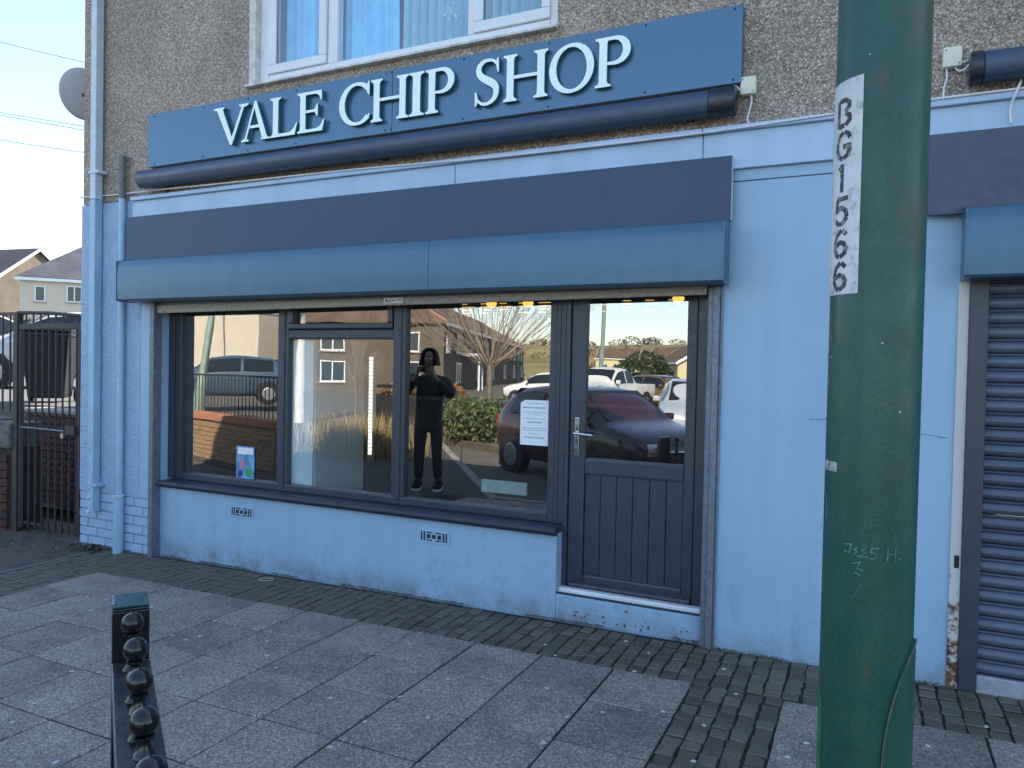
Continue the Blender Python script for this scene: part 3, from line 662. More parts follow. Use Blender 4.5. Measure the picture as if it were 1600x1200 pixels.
bb.add(vs, [(0, 3, 2, 1), (4, 5, 6, 7), (0, 1, 5, 4), (1, 2, 6, 5), (2, 3, 7, 6), (3, 0, 4, 7)])
bo = obj('bottom_bar', bb, BAR, t, bevel=.005, seg=2)
obj('shutter_curtain', MB().box(-5.077, -.792, .010, .022, 1.945, 1.972), SHBOX, t)
# maker's label on the bar
lx, lz = -2.905, 1.915
lb = obj('label', MB().box(lx, lx+.15, -.0016, -.0004, lz, lz+.036), WHITE, bo)
def strokes(mb, segs, fn, wd, off=0):
    # flat ribbons along polylines in a 2D frame mapped to 3D by fn
    for pts in segs:
        for i in range(len(pts)-1):
            a, b = Vector(pts[i]), Vector(pts[i+1]); d = (b-a)
            if d.length < 1e-6: continue
            nn = Vector((-d.y, d.x)).normalized()*wd/2; e = d.normalized()*wd*.25
            q = [a-e-nn, b+e-nn, b+e+nn, a-e+nn]
            nsub = max(1, int(d.length/.004)); 
            for k in range(nsub):
                s0, s1 = k/nsub, (k+1)/nsub
                c = [q[0].lerp(q[1], s0), q[0].lerp(q[1], s1), q[3].lerp(q[2], s1), q[3].lerp(q[2], s0)]
                mb.add([fn(p.x, p.y, off) for p in c]+[fn(p.x, p.y, off-.0012) for p in c], [(0, 1, 2, 3), (0, 4, 5, 1), (1, 5, 6, 2), (2, 6, 7, 3), (3, 7, 4, 0)])
            off += .00004
INK = M('black_print', (.02, .02, .025), .6)
mb = MB(); fn = lambda u, v, o: (lx+u, -.0018-o, lz+v)
strokes(mb, [[(.012, .008), (.024, .028), (.036, .008)], [(.017, .015), (.031, .015)], [(.052, .028), (.052, .012), (.044, .008)], [(.064, .017), (.088, .017)]], fn, .006)
strokes(mb, [[(.102, .024), (.142, .024)], [(.102, .013), (.142, .013)]], fn, .003)
obj('label_print', mb, INK, lb)
# closed shutter of the next shop
t2 = thing('roller_shutter', 'closed dark ribbed roller shutter at the right edge', 'shutter', (1.7, 0, 0), group='roller shutters')
housing(t2, .388, 2.95, 1.952, 2.256)
obj('guide_rail', MB().box(.426, .502, -.030, -.0008, gz(.45), 1.95), ANTH, t2, bevel=.003)
obj('guide_rail', MB().box(2.85, 2.92, -.030, -.0008, gz(2.9), 1.95), ANTH, t2, bevel=.003)
def mat_slat(name, perf):
    q = NT(name)
    q.col(q.ramp(q.noise(20, 5), [(.3, (.075, .100, .138)), (.7, (.100, .128, .172))])); q.rough(.38)
    if perf:
        v = q.n('ShaderNodeTexVoronoi'); v.inputs['Scale'].default_value = 190; v.inputs['Randomness'].default_value = 0.0; q.l(q.tc.outputs['Object'], v.inputs['Vector'])
        q.col(q.mix(q.ramp(v.outputs['Distance'], [(.30, 1), (.38, 0)]), (.085, .112, .152), (.018, .023, .032)))
    return q.m
SL1, SL2 = mat_slat('shutter_slat', False), mat_slat('perforated_slat', True)
P_ = .0685
sp_ = [(.03, 0), (.012, .004), (.001, .016), (-.002, .028), (.002, .042), (.012, .052), (.020, .0535), (.012, .056), (.009, .0605), (.014, .0665), (.03, .0675)]
sm = [mesh_of(MB().prism([(y, z) for y, z in sp_], 0, 2.345, 'x'), mm, 'slat', smooth=True) for mm in (SL1, SL2)]
z = .110; k = 0
while z < 1.93:
    link('slat', sm[1] if .62 < z < 1.32 else sm[0], t2, Vector((.504, .0, z))-wloc(t2)); z += P_; k += 1
obj('base_plate', MB().box(.49, 2.86, -.012, .029, gz(.5)-.01, .106), M('bare_galvanised', (.42, .47, .52), .4, metal=.5, var=.2, vs=25), t2, bevel=.003)
# peeling strip beside the right shutter
q = NT('peeling_white_paint'); g = q.n('ShaderNodeNewGeometry'); s_ = q.n('ShaderNodeSeparateXYZ'); q.l(g.outputs['Position'], s_.inputs[0])
nn = q.noise(22, 7, .75); md = q.n('ShaderNodeMath', operation='MULTIPLY_ADD'); q.l(s_.outputs[2], md.inputs[0]); md.inputs[1].default_value = .34; md.inputs[2].default_value = .38
ss = q.n('ShaderNodeMath', operation='SUBTRACT'); q.l(nn, ss.inputs[0]); q.l(md.outputs[0], ss.inputs[1])
q.col(q.mix(q.ramp(ss.outputs[0], [(.0, 0), (.09, 1)]), (.55, .55, .52), q.ramp(q.noise(60, 3), [(.35, (.05, .022, .012)), (.65, (.20, .085, .035))]))); q.rough(.8)
obj('edge_strip', MB().box(.380, .4255, -.014, -.0008, gz(.4), 1.95), q.m, t2, bevel=.002, label='white peeling strip with rust at its foot')
obj('bolt_hole', MB().box(.397, .417, -.016, -.0138, .60, .66), BLACK, t2)
# ---- air bricks
def airbrick(x0, z0, label):
    t = thing('air_vent', label, 'air vent', (x0, .05, z0), group='louvred air vents in the stall riser')
    W, H = .222, .078; PV = PAINT
    mb = MB().box(x0-.006, x0+W+.006, .044, .0498, z0-.006, z0+H+.006)
    obj('plate', mb, PV, t, bevel=.002)
    cut = MB()
    for a, b, c, d in ((.012, .022, .010, .068), (.032, .044, .010, .068), (W-.022, W-.012, .010, .068), (W-.044, W-.032, .010, .068), (.054, .098, .060, .068), (.124, .168, .060, .068), (.054, .098, .010, .018), (.124, .168, .010, .018), (.056, .084, .026, .052), (.097, .125, .026, .052), (.138, .166, .026, .052)):
        cut.box(x0+a, x0+b, .0425, .0442, z0+c, z0+d)
    obj('slot', cut, BLACK, t)['kind'] = 'stuff'
airbrick(-4.306, .345, 'white air vent in the stall riser nearer the drainpipes')
airbrick(-2.622, .355, 'white air vent in the stall riser nearer the door')
# ---- drainpipes
t = thing('drainpipe', 'square drainpipe at the building corner, pale above and painted blue below', 'drainpipe', (-5.74, 0, .24), group='drainpipes on the left pier')
obj('upper_length', MB().box(-5.772, -5.706, -.088, -.022, 2.815, 5.4), PIPEW, t, bevel=.006, seg=2)
lo = obj('lower_length', MB().box(-5.772, -5.706, -.088, -.022, .245, 2.812), PIPEB, t, bevel=.006, seg=2)
mb = MB()
for k in range(12):
    zz = random.choice((.75, .50, .42, .36, .30, .28))+random.uniform(-.03, .03); r = random.uniform(.006, .016)
    mb.prism([(-5.765+random.uniform(0, .03)+r*.8*math.cos(a)*random.uniform(.5, 1.2), zz+2*r*math.sin(a)*random.uniform(.5, 1.2)) for a in [i*1.05 for i in range(6)]], -.0895, -.087, 'y')
obj('peeled_patch', mb, M('peeled_pale', (.62, .66, .62), .7, var=.3, vs=60), lo, label='flaked patches showing white plastic')['kind'] = 'stuff'
for z in (3.02, .46): obj('bracket', MB().box(-5.79, -5.66, -.094, -.013, z, z+.025), PIPEW if z > 2 else PIPEB, t, bevel=.003)
obj('pipe_shoe', MB().tube([(-5.755, -.07, .26), (-5.765, -.10, .235)], .017, 10), PIPEW, t)
t = thing('drainpipe', 'thin round painted pipe left of the shop window', 'drainpipe', (-5.43, 0, 0), group='drainpipes on the left pier')
obj('pipe', MB().tube([(-5.435, -.045, .30), (-5.435, -.045, 2.80)], .026, 14), PIPEB, t, smooth=True)
obj('pipe_top', MB().tube([(-5.435, -.045, 2.801), (-5.435, -.045, 3.08), (-5.435, -.045, 3.12), (-5.43, -.045, 3.145)], [.026, .026, .034, .03], 14), M('bare_lead_pipe', (.14, .15, .16), .6, var=.3, vs=25), t, smooth=True)
obj('foot_sleeve', MB().tube([(-5.44, -.05, gz(-5.4)-.02), (-5.437, -.05, .42)], .040, 14), PIPEB, t, smooth=True)
obj('collar', MB().tube([(-5.437, -.05, .40), (-5.437, -.05, .415)], .046, 14), PIPEW, t, smooth=True)
# ---- notice in the window
NOT = thing('paper_notice', 'printed white paper notice taped to the shop window by the door', 'notice', (-1.85, GY+.012, 1.04))
a, b = at(815, 628, GY+.01), at(857, 700, GY+.01)
x0, x1, z0, z1 = a.x, b.x, 1.022, 1.305
obj('sheet', MB().prism([(x0, z0), (x1, z0), (x1, z1), (x0+.03, z1), (x0, z1-.02)], GY-.0022, GY-.0014, 'y'), mat_emit('notice_paper', (.80, .84, .86), 0.0), NOT)
mb = MB(); W = x1-x0
rows = [(.262, .55, 1), (.232, .82, 2), (.205, .78, 1), (.192, .5, 1), (.165, .8, 1), (.14, .5, 2), (.105, .85, 1), (.092, .8, 1), (.07, .4, 1), (.045, .7, 2)]
for zz, f, th in rows:
    x = x0+W*(1-f)/2; xe = x0+W*(1+f)/2
    while x < xe:
        l_ = random.uniform(.010, .026); mb.box(x, min(x+l_, xe), GY-.0030, GY-.0023, z0+zz, z0+zz+.0035*th); x += l_+.005
obj('print', mb, M('faded_print', (.22, .26, .34), .8), NOT)['kind'] = 'stuff'

# ================================================================== inside the shop
t = thing('cabinet', 'tall pale blue cabinet standing just behind the second window light', 'cabinet', (0, 0, 0))
a, b = at(449, 650, .19), at(490, 650, .19)
t.location = ((a.x+b.x)/2, .5, .19)
CAB = M('pale_cabinet', (.78, .93, .98), .4, var=.05)
obj('carcass', MB().box(a.x, b.x, .205, .8, .191, at(470, 530, .19).z), CAB, t, bevel=.006)
obj('door_panel', MB().box(a.x+.004, b.x-.004, .188, .2035, .25, at(470, 532, .19).z), CAB, t, bevel=.003)
t = thing('light_strip', 'vertical strip of small lit bulbs inside the shop', 'light', (0, 0, 0))
p0, p1 = at(577, 708, 1.6), at(577, 560, 1.6); t.location = p0
obj('channel', MB().box(p0.x-.035, p0.x+.035, 1.61, 1.64, p0.z-.08, p1.z+.06), M('channel_aluminium', (.2, .23, .22), .4, metal=.4), t, bevel=.003)
bulb = mesh_of(MB().box(-.02, .02, -.004, .004, -.014, .014), mat_emit('strip_bulb', (1, .97, .88), .75), 'bulb', bevel=.003)
for k in range(26): link('bulb', bulb, t, (0, .006, (p1.z-p0.z)*k/25))
AMB = mat_emit('amber_print', (1, .55, .12), .35)
t = thing('menu_board', 'dark overhead menu board with amber lettering inside the shop', 'menu board', (0, 0, 0)); 
a, b = at(880, 462, 3.4), at(1050, 462, 3.4); t.location = (a.x, 3.4, 2.2)
obj('board', MB().box(a.x-1.3, b.x+.2, 3.40, 3.44, 2.05, 2.50), DARK, t)
mb = MB()
for k in range(14):
    x = a.x-1.25+k*.24
    for z in [2.12+.035*i for i in range(10)]:
        if random.random() < .75: mb.box(x, x+random.uniform(.05, .17), 3.394, 3.399, z, z+.009)
obj('menu_print', mb, AMB, t)['kind'] = 'stuff'
PL = mat_emit('amber_lamp', (1, .50, .10), .7)
for k, (px, py, lab) in enumerate(((768, 474, 'amber ceiling lamp seen through the window left of the tree reflection top'), (825, 473, 'amber ceiling lamp seen at the right of the large window pane'), (1060, 466, 'amber ceiling lamp seen at the top corner of the door glass'))):
    p = at(px, py, 2.2); t = thing('ceiling_lamp', lab, 'lamp', (p.x, p.y, p.z+.35), group='amber ceiling lamps inside the shop')
    obj('shade', MB().lathe([(.01, .04), (.035, .035), (.052, .0), (.042, -.03), (.014, -.04)], 16, p), PL, t, smooth=True)
    obj('flex', MB().tube([p+Vector((0, 0, .055)), (p.x, p.y, 2.55)], .006, 6), BLACK, t)
t = thing('serving_counter', 'dark serving counter at the back of the shop', 'counter', (-2.5, 2.6, .19))
obj('base', MB().box(-4.4, -.6, 2.55, 3.1, .191, 1.15), M('counter_dark', (.03, .03, .035), .4), t); obj('top', MB().box(-4.45, -.55, 2.5, 3.12, 1.151, 1.19), STEEL, t, bevel=.005)
a, b = at(752, 760, .42), at(823, 760, .42)
t = tag(obj('pale_board', MB().box(a.x, b.x, .42, .44, at(790, 772, .42).z, at(790, 752, .42).z), M('pale_green_card', (.55, .72, .68), .7, var=.15, vs=25), bevel=.004), 'pale green board lying low inside the large window pane', 'board')
# colourful leaflet on the sill
p = at(385, 740, .26); a, b = at(369, 735, .16), at(397, 735, .16)
t = thing('leaflet', 'small colourful picture leaflet standing in the corner of the first window light', 'leaflet', (p.x, .16, .613))
z0 = .613; z1 = .86
obj('card', MB().box(a.x, b.x, .160, .163, z0, z1), M('leaflet_blue', (.12, .33, .55), .4, var=.5, vs=14), t)
W = b.x-a.x
def blob(cx, cz, rx, rz, mat, dy):
    obj('print_patch', MB().prism([(a.x+W*(cx+rx*math.cos(i*.7)*random.uniform(.8, 1.1)), z0+(z1-z0)*(cz+rz*math.sin(i*.7)*random.uniform(.8, 1.1))) for i in range(9)], .1592-dy, .1599, 'y'), mat, t)
blob(.72, .22, .2, .17, M('print_green', (.05, .35, .12), .4), 0); blob(.35, .45, .14, .16, M('print_pink', (.6, .18, .30), .4), .0004); blob(.25, .15, .15, .12, M('print_navy', (.03, .05, .18), .4), .0008)
obj('print_patch', MB().box(a.x+.015, b.x-.01, .1588, .1597, .80, .85), M('print_white', (.8, .8, .8), .5), t)
# blinds and curtains behind the upper window
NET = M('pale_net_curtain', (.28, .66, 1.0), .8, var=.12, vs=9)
def curtain(x0, x1, amp, per, label, taper=0):
    mb = MB(); n = int((x1-x0)/.005); vs = []
    for i in range(n+1):
        x = x0+(x1-x0)*i/n; y = .19+amp*math.sin(2*math.pi*x/per)+amp*.35*math.sin(2*math.pi*x/per*1.63+1)
        k = 1-taper*0; vs += [(x, y, 3.35), (x-taper*(i/n), y, 4.74), (x, y+.002, 3.35), (x-taper*(i/n), y+.002, 4.74)]
    fs = []
    for i in range(n): fs += [(4*i, 4*i+4, 4*i+5, 4*i+1), (4*i+2, 4*i+3, 4*i+7, 4*i+6)]
    fs += [(0, 1, 3, 2), (4*n, 4*n+2, 4*n+3, 4*n+1)]
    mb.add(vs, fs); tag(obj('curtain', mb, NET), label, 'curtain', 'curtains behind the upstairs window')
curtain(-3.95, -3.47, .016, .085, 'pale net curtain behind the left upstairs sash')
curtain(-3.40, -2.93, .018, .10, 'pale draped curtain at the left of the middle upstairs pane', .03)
t = thing('vertical_blind', 'white vertical slat blind behind the upstairs window', 'blind', (-2.6, .2, 3.4))
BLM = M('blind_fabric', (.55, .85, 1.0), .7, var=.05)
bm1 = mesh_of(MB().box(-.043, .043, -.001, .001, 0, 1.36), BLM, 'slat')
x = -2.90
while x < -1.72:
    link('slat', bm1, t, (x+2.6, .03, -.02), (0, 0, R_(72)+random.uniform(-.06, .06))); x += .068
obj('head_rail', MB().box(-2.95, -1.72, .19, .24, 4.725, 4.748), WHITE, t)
def snow(px, py, r, label):
    p = at(px, py, UY+.0175); mb = MB()
    fn = lambda u, v, o: (p.x+u, p.y-o, p.z+v); segs = []
    for k in range(6):
        c, s = math.cos(k*math.pi/3+.2), math.sin(k*math.pi/3+.2); segs.append([(0, 0), (r*c, r*s)])
        for q in (.55, .8):
            for d in (.6, -.6):
                c2, s2 = math.cos(k*math.pi/3+.2+d), math.sin(k*math.pi/3+.2+d); segs.append([(r*q*c, r*q*s), (r*q*c+r*.28*c2, r*q*s+r*.28*s2)])
    strokes(mb, segs, fn, r*.085); tag(obj('snowflake_sticker', mb, M('frosted_sticker', (.42, .60, .74), .7)), label, 'sticker', 'snowflake stickers on the upstairs glass')
snow(706, 18, .062, 'large white snowflake sticker on the upstairs middle pane'); snow(637, 39, .032, 'small white snowflake sticker on the upstairs middle pane')

# ================================================================== street furniture in front
# ---- green lamp post
PX, PY, PR = .012, -2.51, .0803
lp = thing('lamp_post', 'worn dark green steel lamp post with a white number strip in front of the shop', 'lamp post', (PX, PY, 0))
mb = MB(); prof = [(PR, -.02), (PR, 1.2), (PR, 2.6), (.07, 2.7), (.055, 2.74), (.055, 4.2), (.045, 6.0)]
obj('shaft', MB().lathe(prof, 48, (PX, PY, 0)), POLE, lp, smooth=True)
lh = obj('lantern', MB().box(PX-.09, PX+.09, PY-.55, PY+.12, 5.98, 6.08), STEEL, lp, bevel=.02); obj('lens', MB().box(PX-.06, PX+.06, PY-.5, PY-.1, 5.955, 5.979), M('lens_clear', (.5, .52, .5), .2), lh)
vd = (CAM-Vector((PX, PY, 1.5))); A0 = math.atan2(vd.y, vd.x)      # direction from pole to camera; + angle = image right
def on_pole(u, z, off, ang0=0.): 
    a = A0 + ang0 + u/PR; r = PR+off; return (PX+r*math.cos(a), PY+r*math.sin(a), z)
def pole_patch(mb, a0, a1, zlo, zhi, off, n=14, edge=None, th=.001):
    vs = []
    for i in range(n+1):
        a = A0+R_(a0+(a1-a0)*i/n); dz = edge(i/n) if edge else 0
        for r in (PR+off, PR+off-th):
            for z in (zlo, zhi+dz): vs.append((PX+r*math.cos(a), PY+r*math.sin(a), z))
    fs = []
    for i in range(n):
        b = 4*i; fs += [(b, b+4, b+5, b+1), (b+2, b+3, b+7, b+6), (b+1, b+5, b+7, b+3), (b, b+2, b+6, b+4)]
    fs += [(0, 1, 3, 2), (4*n, 4*n+2, 4*n+3, 4*n+1)]
    mb.add(vs, fs)
q = NT('dirty_white_strip'); dirt = q.ramp(q.noise(45, 7, .75), [(.50, 0), (.70, .8)])
q.col(q.mix(dirt, q.ramp(q.noise(9, 4), [(.3, (.52, .55, .55)), (.7, (.66, .68, .68))]), (.20, .21, .20))); q.rough(.6)
mb = MB(); pole_patch(mb, -88, -22, 1.650, 2.045, .0016); ns = obj('number_strip', mb, q.m, lp, smooth=True, label='white strip stencilled BG1566')
q2 = NT('worn_stencil_ink'); q2.col(q2.mix(q2.ramp(q2.noise(70, 6, .7), [(.50, 0), (.68, .8)]), (.04, .05, .055), (.45, .47, .47))); q2.rough(.8); STCL = q2.m
STN = {
 'B': [[(.2, .05), (.2, .45)], [(.2, .55), (.2, .95)], [(.32, .95), (.62, .93), (.78, .82), (.78, .68), (.62, .55)], [(.62, .46), (.8, .36), (.82, .2), (.66, .07)], [(.32, .05), (.5, .05)]],
 'G': [[(.62, .95), (.78, .88), (.84, .76)], [(.48, .95), (.28, .86), (.16, .62), (.16, .38), (.28, .13), (.46, .05)], [(.6, .06), (.78, .14), (.84, .3), (.84, .46), (.58, .46)]],
 '1': [[(.5, .05), (.5, .62)], [(.5, .72), (.5, .95), (.36, .84)]],
 '5': [[(.80, .94), (.30, .94)], [(.28, .90), (.22, .52), (.52, .62), (.76, .50), (.80, .30)], [(.78, .22), (.62, .06), (.48, .04)], [(.36, .05), (.2, .16)]],
 '6': [[(.78, .84), (.64, .95)], [(.52, .95), (.3, .82), (.18, .55), (.18, .30), (.30, .10), (.42, .05)], [(.56, .05), (.76, .16), (.80, .34), (.70, .50), (.52, .55), (.34, .48)]]}
zt = 2.012
for ch in 'BG1566':
    mb = MB(); hh, ww = .052, .046
    fn = lambda u, v, o, zt=zt: on_pole(u-.022, zt-.052+v, .0022+o, R_(-51))
    strokes(mb, [[(x*ww, y*hh) for x, y in s] for s in STN[ch]], fn, .0085); obj('stencil_character', mb, STCL, ns); zt -= .0605
# scratched writing and paint flakes
CHK = M('chalky_scratch', (.085, .20, .18), .8, var=.7, vs=90)
mb = MB(); zc = 1.172
fn = lambda u, v, o: on_pole(u, zc+v, .001+o, R_(-30))
W_ = [[(0, .018), (.014, .020), (.010, .004), (.0, .006)], [(.026, .016), (.018, .012), (.024, .008), (.017, .002), (.028, .0)], [(.038, .016), (.030, .011), (.037, .008), (.030, .0), (.042, .0)], [(.058, .018), (.047, .017), (.046, .010), (.056, .008), (.055, .0), (.046, -.002)], [(.064, .004), (.066, .004)], [(.074, .018), (.073, -.003)], [(.074, .008), (.086, .009)], [(.088, .019), (.086, -.004)], [(.096, 0), (.098, 0)], [(.018, -.014), (.030, -.010), (.024, -.022), (.034, -.024)], [(.02, -.03), (.03, -.034)]]
strokes(mb, W_, fn, .0019)
strokes(mb, [[(-.055, .10), (-.050, .09), (-.050, .055), (-.054, .05)], [(.02, -.075), (.032, -.05)]], fn, .0012)
obj('scratched_writing', mb, CHK, lp)['kind'] = 'stuff'
mb = MB()
for k in range(6):
    u = random.uniform(-.10, .09); z = random.uniform(.80, 2.15); r = random.uniform(.0006, .0016)
    fn2 = lambda a, b, o: on_pole(u+a, z+b, .0008+o)
    strokes(mb, [[(-r, 0), (r, random.uniform(-r, r))]], fn2, r*1.6)
obj('paint_fleck', mb, M('pale_fleck', (.5, .6, .58), .8), lp)['kind'] = 'stuff'
mb = MB(); pole_patch(mb, -78, -62, .735, .905, .0012, 6, lambda t_: -.02*t_); obj('paint_smear', mb, M('bright_green_smear', (.025, .13, .055), .5, var=.3, vs=30), lp)
mb = MB(); pole_patch(mb, -75, -45, 1.320, 1.338, .0010, 6); obj('tape_remnant', mb, M('tape_grey', (.30, .33, .32), .7, var=.6, vs=90), lp)
mb = MB(); pole_patch(mb, 22, 88, .25, .94, .004, 40, lambda t_: -.16+.235*math.sqrt(1-(1-t_)**2), th=.006)
obj('access_door', mb, POLE, lp, smooth=True)
mb = MB(); fn = lambda u, v, o: on_pole(u, v, .0052+o)
ed = [(R_(22)*PR, .25), (R_(22)*PR, .78)]+[(R_(22+66*t_)*PR, .78+.235*math.sqrt(1-(1-t_)**2)) for t_ in [(i/24)**1.6 for i in range(25)]]
strokes(mb, [ed], fn, .0014); obj('door_edge', mb, M('worn_edge_brown', (.16, .13, .09), .6, var=.5, vs=50), lp)

# ---- guard rail with ball finials
d1, d2 = Vector((-1.655, -2.805, 0)), Vector((-1.021, -3.254, 0)); dirv = (d2-d1).normalized(); stepl = (d2-d1).length/4
gr = thing('guard_rail', 'black metal guard rail with a row of ball topped bars', 'guard rail', (d1.x, d1.y, gz(d1.x)), math.atan2(dirv.y, dirv.x))
ZB = .838-gz(d1.x)
RAILM = M('worn_rail_paint', (.024, .026, .034), .28, var=.4, vs=12, rvar=.12)
post = obj('end_post', MB().box(-.185, -.085, -.044, .044, 0, ZB+.005).prism([(-.185, -.044), (-.085, -.044), (-.085, .044), (-.185, .044)], ZB+.0052, ZB+.012, 'z'), BLACKP, gr, local=True, bevel=.008, seg=2)
obj('post_cap', MB().box(-.186, -.084, -.045, .045, ZB+.0125, ZB+.026), M('cap_teal_highlight', (.025, .075, .085), .35, var=.7, vs=60), post, local=True, bevel=.008, seg=2)  # teal highlights on the post top are put into the cap colour
obj('top_rail', MB().box(-.084, 1.45, -.046, .046, ZB-.150, ZB-.125), RAILM, gr, local=True, bevel=.004, seg=2)
obj('bottom_rail', MB().box(-.084, 1.45, -.02, .02, .10, .13), BLACKP, gr, local=True, bevel=.003)
obj('end_post', MB().box(1.451, 1.55, -.048, .048, 0, ZB+.01), BLACKP, gr, local=True, bevel=.008, seg=2)
pr = [(.010, -.72), (.010, -.124), (.018, -.123), (.022, -.117), (.018, -.110), (.013, -.100), (.012, -.075), (.018, -.070), (.021, -.0625), (.018, -.055), (.012, -.047), (.012, -.036), (.019, -.030), (.019, -.024)]
bal = mesh_of(MB().lathe(pr, 20), BLACKP, 'baluster', smooth=True)
rb = .0265; ballp = [(max(.001, rb*math.sin(a)), -rb*math.cos(a)) for a in [math.pi*i/16 for i in range(17)]]
ball = mesh_of(MB().lathe(ballp, 28), BLACKP, 'ball_finial', smooth='all')
for k in range(9):
    o = link('baluster', bal, gr, (k*stepl, 0, ZB)); link('ball_finial', ball, o, (0, 0, 0))

# ================================================================== gate and yard at the left
YARDZ = .95
sheet('yard', [(-6.25, 1.42), (-7.0, 8.2), (-7, 90), (-160, 90), (-160, -2.0), (-13, -1.9), (-13, 1.42)], YARDZ, M('yard_tarmac', (.10, .10, .10), .9, var=.3), 'raised yard behind the iron gate', 1.2)
BRK = mat_brick('dark_red_brick', (.055, .022, .018), (.085, .032, .024), (.045, .028, .026))
MORT = M('old_mortar', (.045, .040, .036), .95, var=.3, vs=30)
brick_me = mesh_of(MB().box(-.1055, .1055, -.03, .03, -.0315, .0315), BRK, 'brick', bevel=.004)
half_me = mesh_of(MB().box(-.0495, .0495, -.03, .03, -.0315, .0315), BRK, 'brick', bevel=.004)
def brick_wall(o, x0, x1, z0, z1, yf, me=brick_me, hme=half_me, coping=None):
    r = 0; z = z0+.036
    while z < z1-.02:
        x = x0+(.11 if r % 2 == 0 else .0)
        if r % 2: link('brick', hme, o, (x0+.05, yf, z))
        x = x0+.105+(.11 if r % 2 else 0)
        while x < x1-.09:
            link('brick', me, o, (x, yf+random.uniform(-.003, .003), z), (0, random.uniform(-.006, .006), 0)); x += .222
        if x-.105 < x1-.06: link('brick', hme, o, (x-.054, yf, z))
        r += 1; z += .0745
    return o
wl = obj('yard_wall', MB().box(-2.4, 0, -.02, .25, 0, 1.0), MORT); wl.location = (-6.25, 1.18, -.12)
tag(wl, 'low dark brick wall standing behind the iron gate', 'wall'); brick_wall(wl, -2.4, 0, 0, .96, -.02)
obj('coping', MB().box(-2.42, .02, -.08, .27, 1.0005, 1.06), KERBM, wl, local=True, bevel=.01)
wl = obj('gate_pier', MB().box(-1.6, 0, -.02, .24, 0, .80), MORT); wl.location = (-6.985, .06, -.12)
tag(wl, 'red brick wall at the left edge carrying iron railings', 'wall'); brick_wall(wl, -1.6, 0, 0, .78, -.02)
st = M('rough_capping', (.13, .125, .12), .9, var=.5, vs=18, bump=.6, bs=30)
for k in range(4): obj('capping_stone', MB().box(-1.6+k*.405, -1.6+k*.405+.39, -.07, .25, .8005, 1.05-.02*(k % 2)), st, wl, local=True, bevel=.015, seg=2)
# the gate
GTY = .05
gt = thing('iron_gate', 'tall brown iron bar gate with bolt and padlock beside the shop', 'gate', (-6.5, GTY, -.08))
obj('gate_post', MB().box(-6.975, -6.915, GTY-.03, GTY+.03, -.1, 1.90), IRON, gt, bevel=.004)
for x in (-6.895, -6.075): obj('stile', MB().box(x-.016, x+.016, GTY-.016, GTY+.016, -.03, 1.755), IRON, gt, bevel=.003)
obj('head_rail', MB().box(-6.914, -6.03, GTY-.02, GTY+.02, 1.760, 1.815), IRON, gt, bevel=.004)
obj('top_bar', MB().tube([(-6.95, GTY, 1.915), (-6.5, GTY, 1.905), (-6.03, GTY, 1.872)], .016, 8), IRON, gt)
for z in (1.015, .02): obj('rail', MB().box(-6.878, -6.092, GTY-.007, GTY+.007, z-.012, z+.012), IRON, gt)
bme = mesh_of(MB().tube([(0, 0, 0), (0, 0, 1.78)], .0085, 8), IRON, 'bar', smooth=True)
for k in range(9): link('bar', bme, gt, Vector((-6.853+k*.0935, GTY-.012 if k else GTY-.012, -.02))-wloc(gt))
sme = mesh_of(MB().tube([(0, 0, 0), (0, 0, .11)], .008, 6), IRON, 'spike')
for k in range(8): link('spike', sme, gt, Vector((-6.83+k*.105, GTY, 1.80-.004*k))-wloc(gt))
obj('bolt', MB().tube([(-6.84, GTY-.035, .885), (-6.24, GTY-.035, .880)], .008, 8), STEEL, gt)
obj('lock_box', MB().box(-6.215, -6.09, GTY-.045, GTY-.024, .85, .93), IRON, gt, bevel=.004)
pk = obj('padlock', MB().box(-6.262, -6.232, GTY-.052, GTY-.034, .815, .858), M('brass_padlock', (.55, .50, .38), .3, metal=.8), gt, bevel=.004)
obj('shackle', MB().tube([(-6.258, GTY-.043, .858), (-6.258, GTY-.043, .885), (-6.236, GTY-.043, .885), (-6.236, GTY-.043, .858)], .004, 6), STEEL, pk)
fn_ = thing('railing', 'brown iron railing on the brick wall left of the gate', 'railing', (-7.3, GTY+.06, .93))
obj('rail', MB().box(-8.5, -6.98, GTY+.045, GTY+.075, 1.895, 1.925).box(-8.5, -6.98, GTY+.045, GTY+.075, .985, 1.01), IRON, fn_)
b2 = mesh_of(MB().tube([(0, 0, 0), (0, 0, .92)], .0085, 8), IRON, 'bar', smooth=True)
for k in range(13): link('bar', b2, fn_, Vector((-7.05-k*.115, GTY+.06, .995))-wloc(fn_))
# dead leaves and grit by the gate and the wall foot
def leaves(name, label, spots_, mat, size, kind='stuff'):
    mb = MB()
    for (x, y, z) in spots_:
        a = random.uniform(0, 6.28); s = size*random.uniform(.5, 1.3); tl = random.uniform(-.6, .6)
        u = Vector((math.cos(a), math.sin(a), math.sin(tl)*.6))*s; v = Vector((-math.sin(a), math.cos(a), random.uniform(-.5, .5)))*s*.55; c = Vector((x, y, z))
        mb.add([c-u, c+v*.8, c+u, c-v*.8+Vector((0, 0, .15*s))], [(0, 1, 2), (0, 2, 3)])
    return tag(obj(name, mb, mat), label, name.replace('_', ' '), kind=kind)
sp = []
for k in range(130):
    x = random.gauss(-5.80, .16); y = -abs(random.gauss(.03, .07))-.01; sp.append((x, y, gz(x)+random.uniform(0, .03)))
for k in range(90): sp.append((random.uniform(-6.95, -5.7), random.uniform(-.4, .3), -.068+random.uniform(.002, .014)))
leaves('leaf_litter', 'brown leaf litter at the foot of the building corner and gate', sp, mat_leaf('dead_leaf', (.035, .026, .016), (.15, .12, .08)), .026)
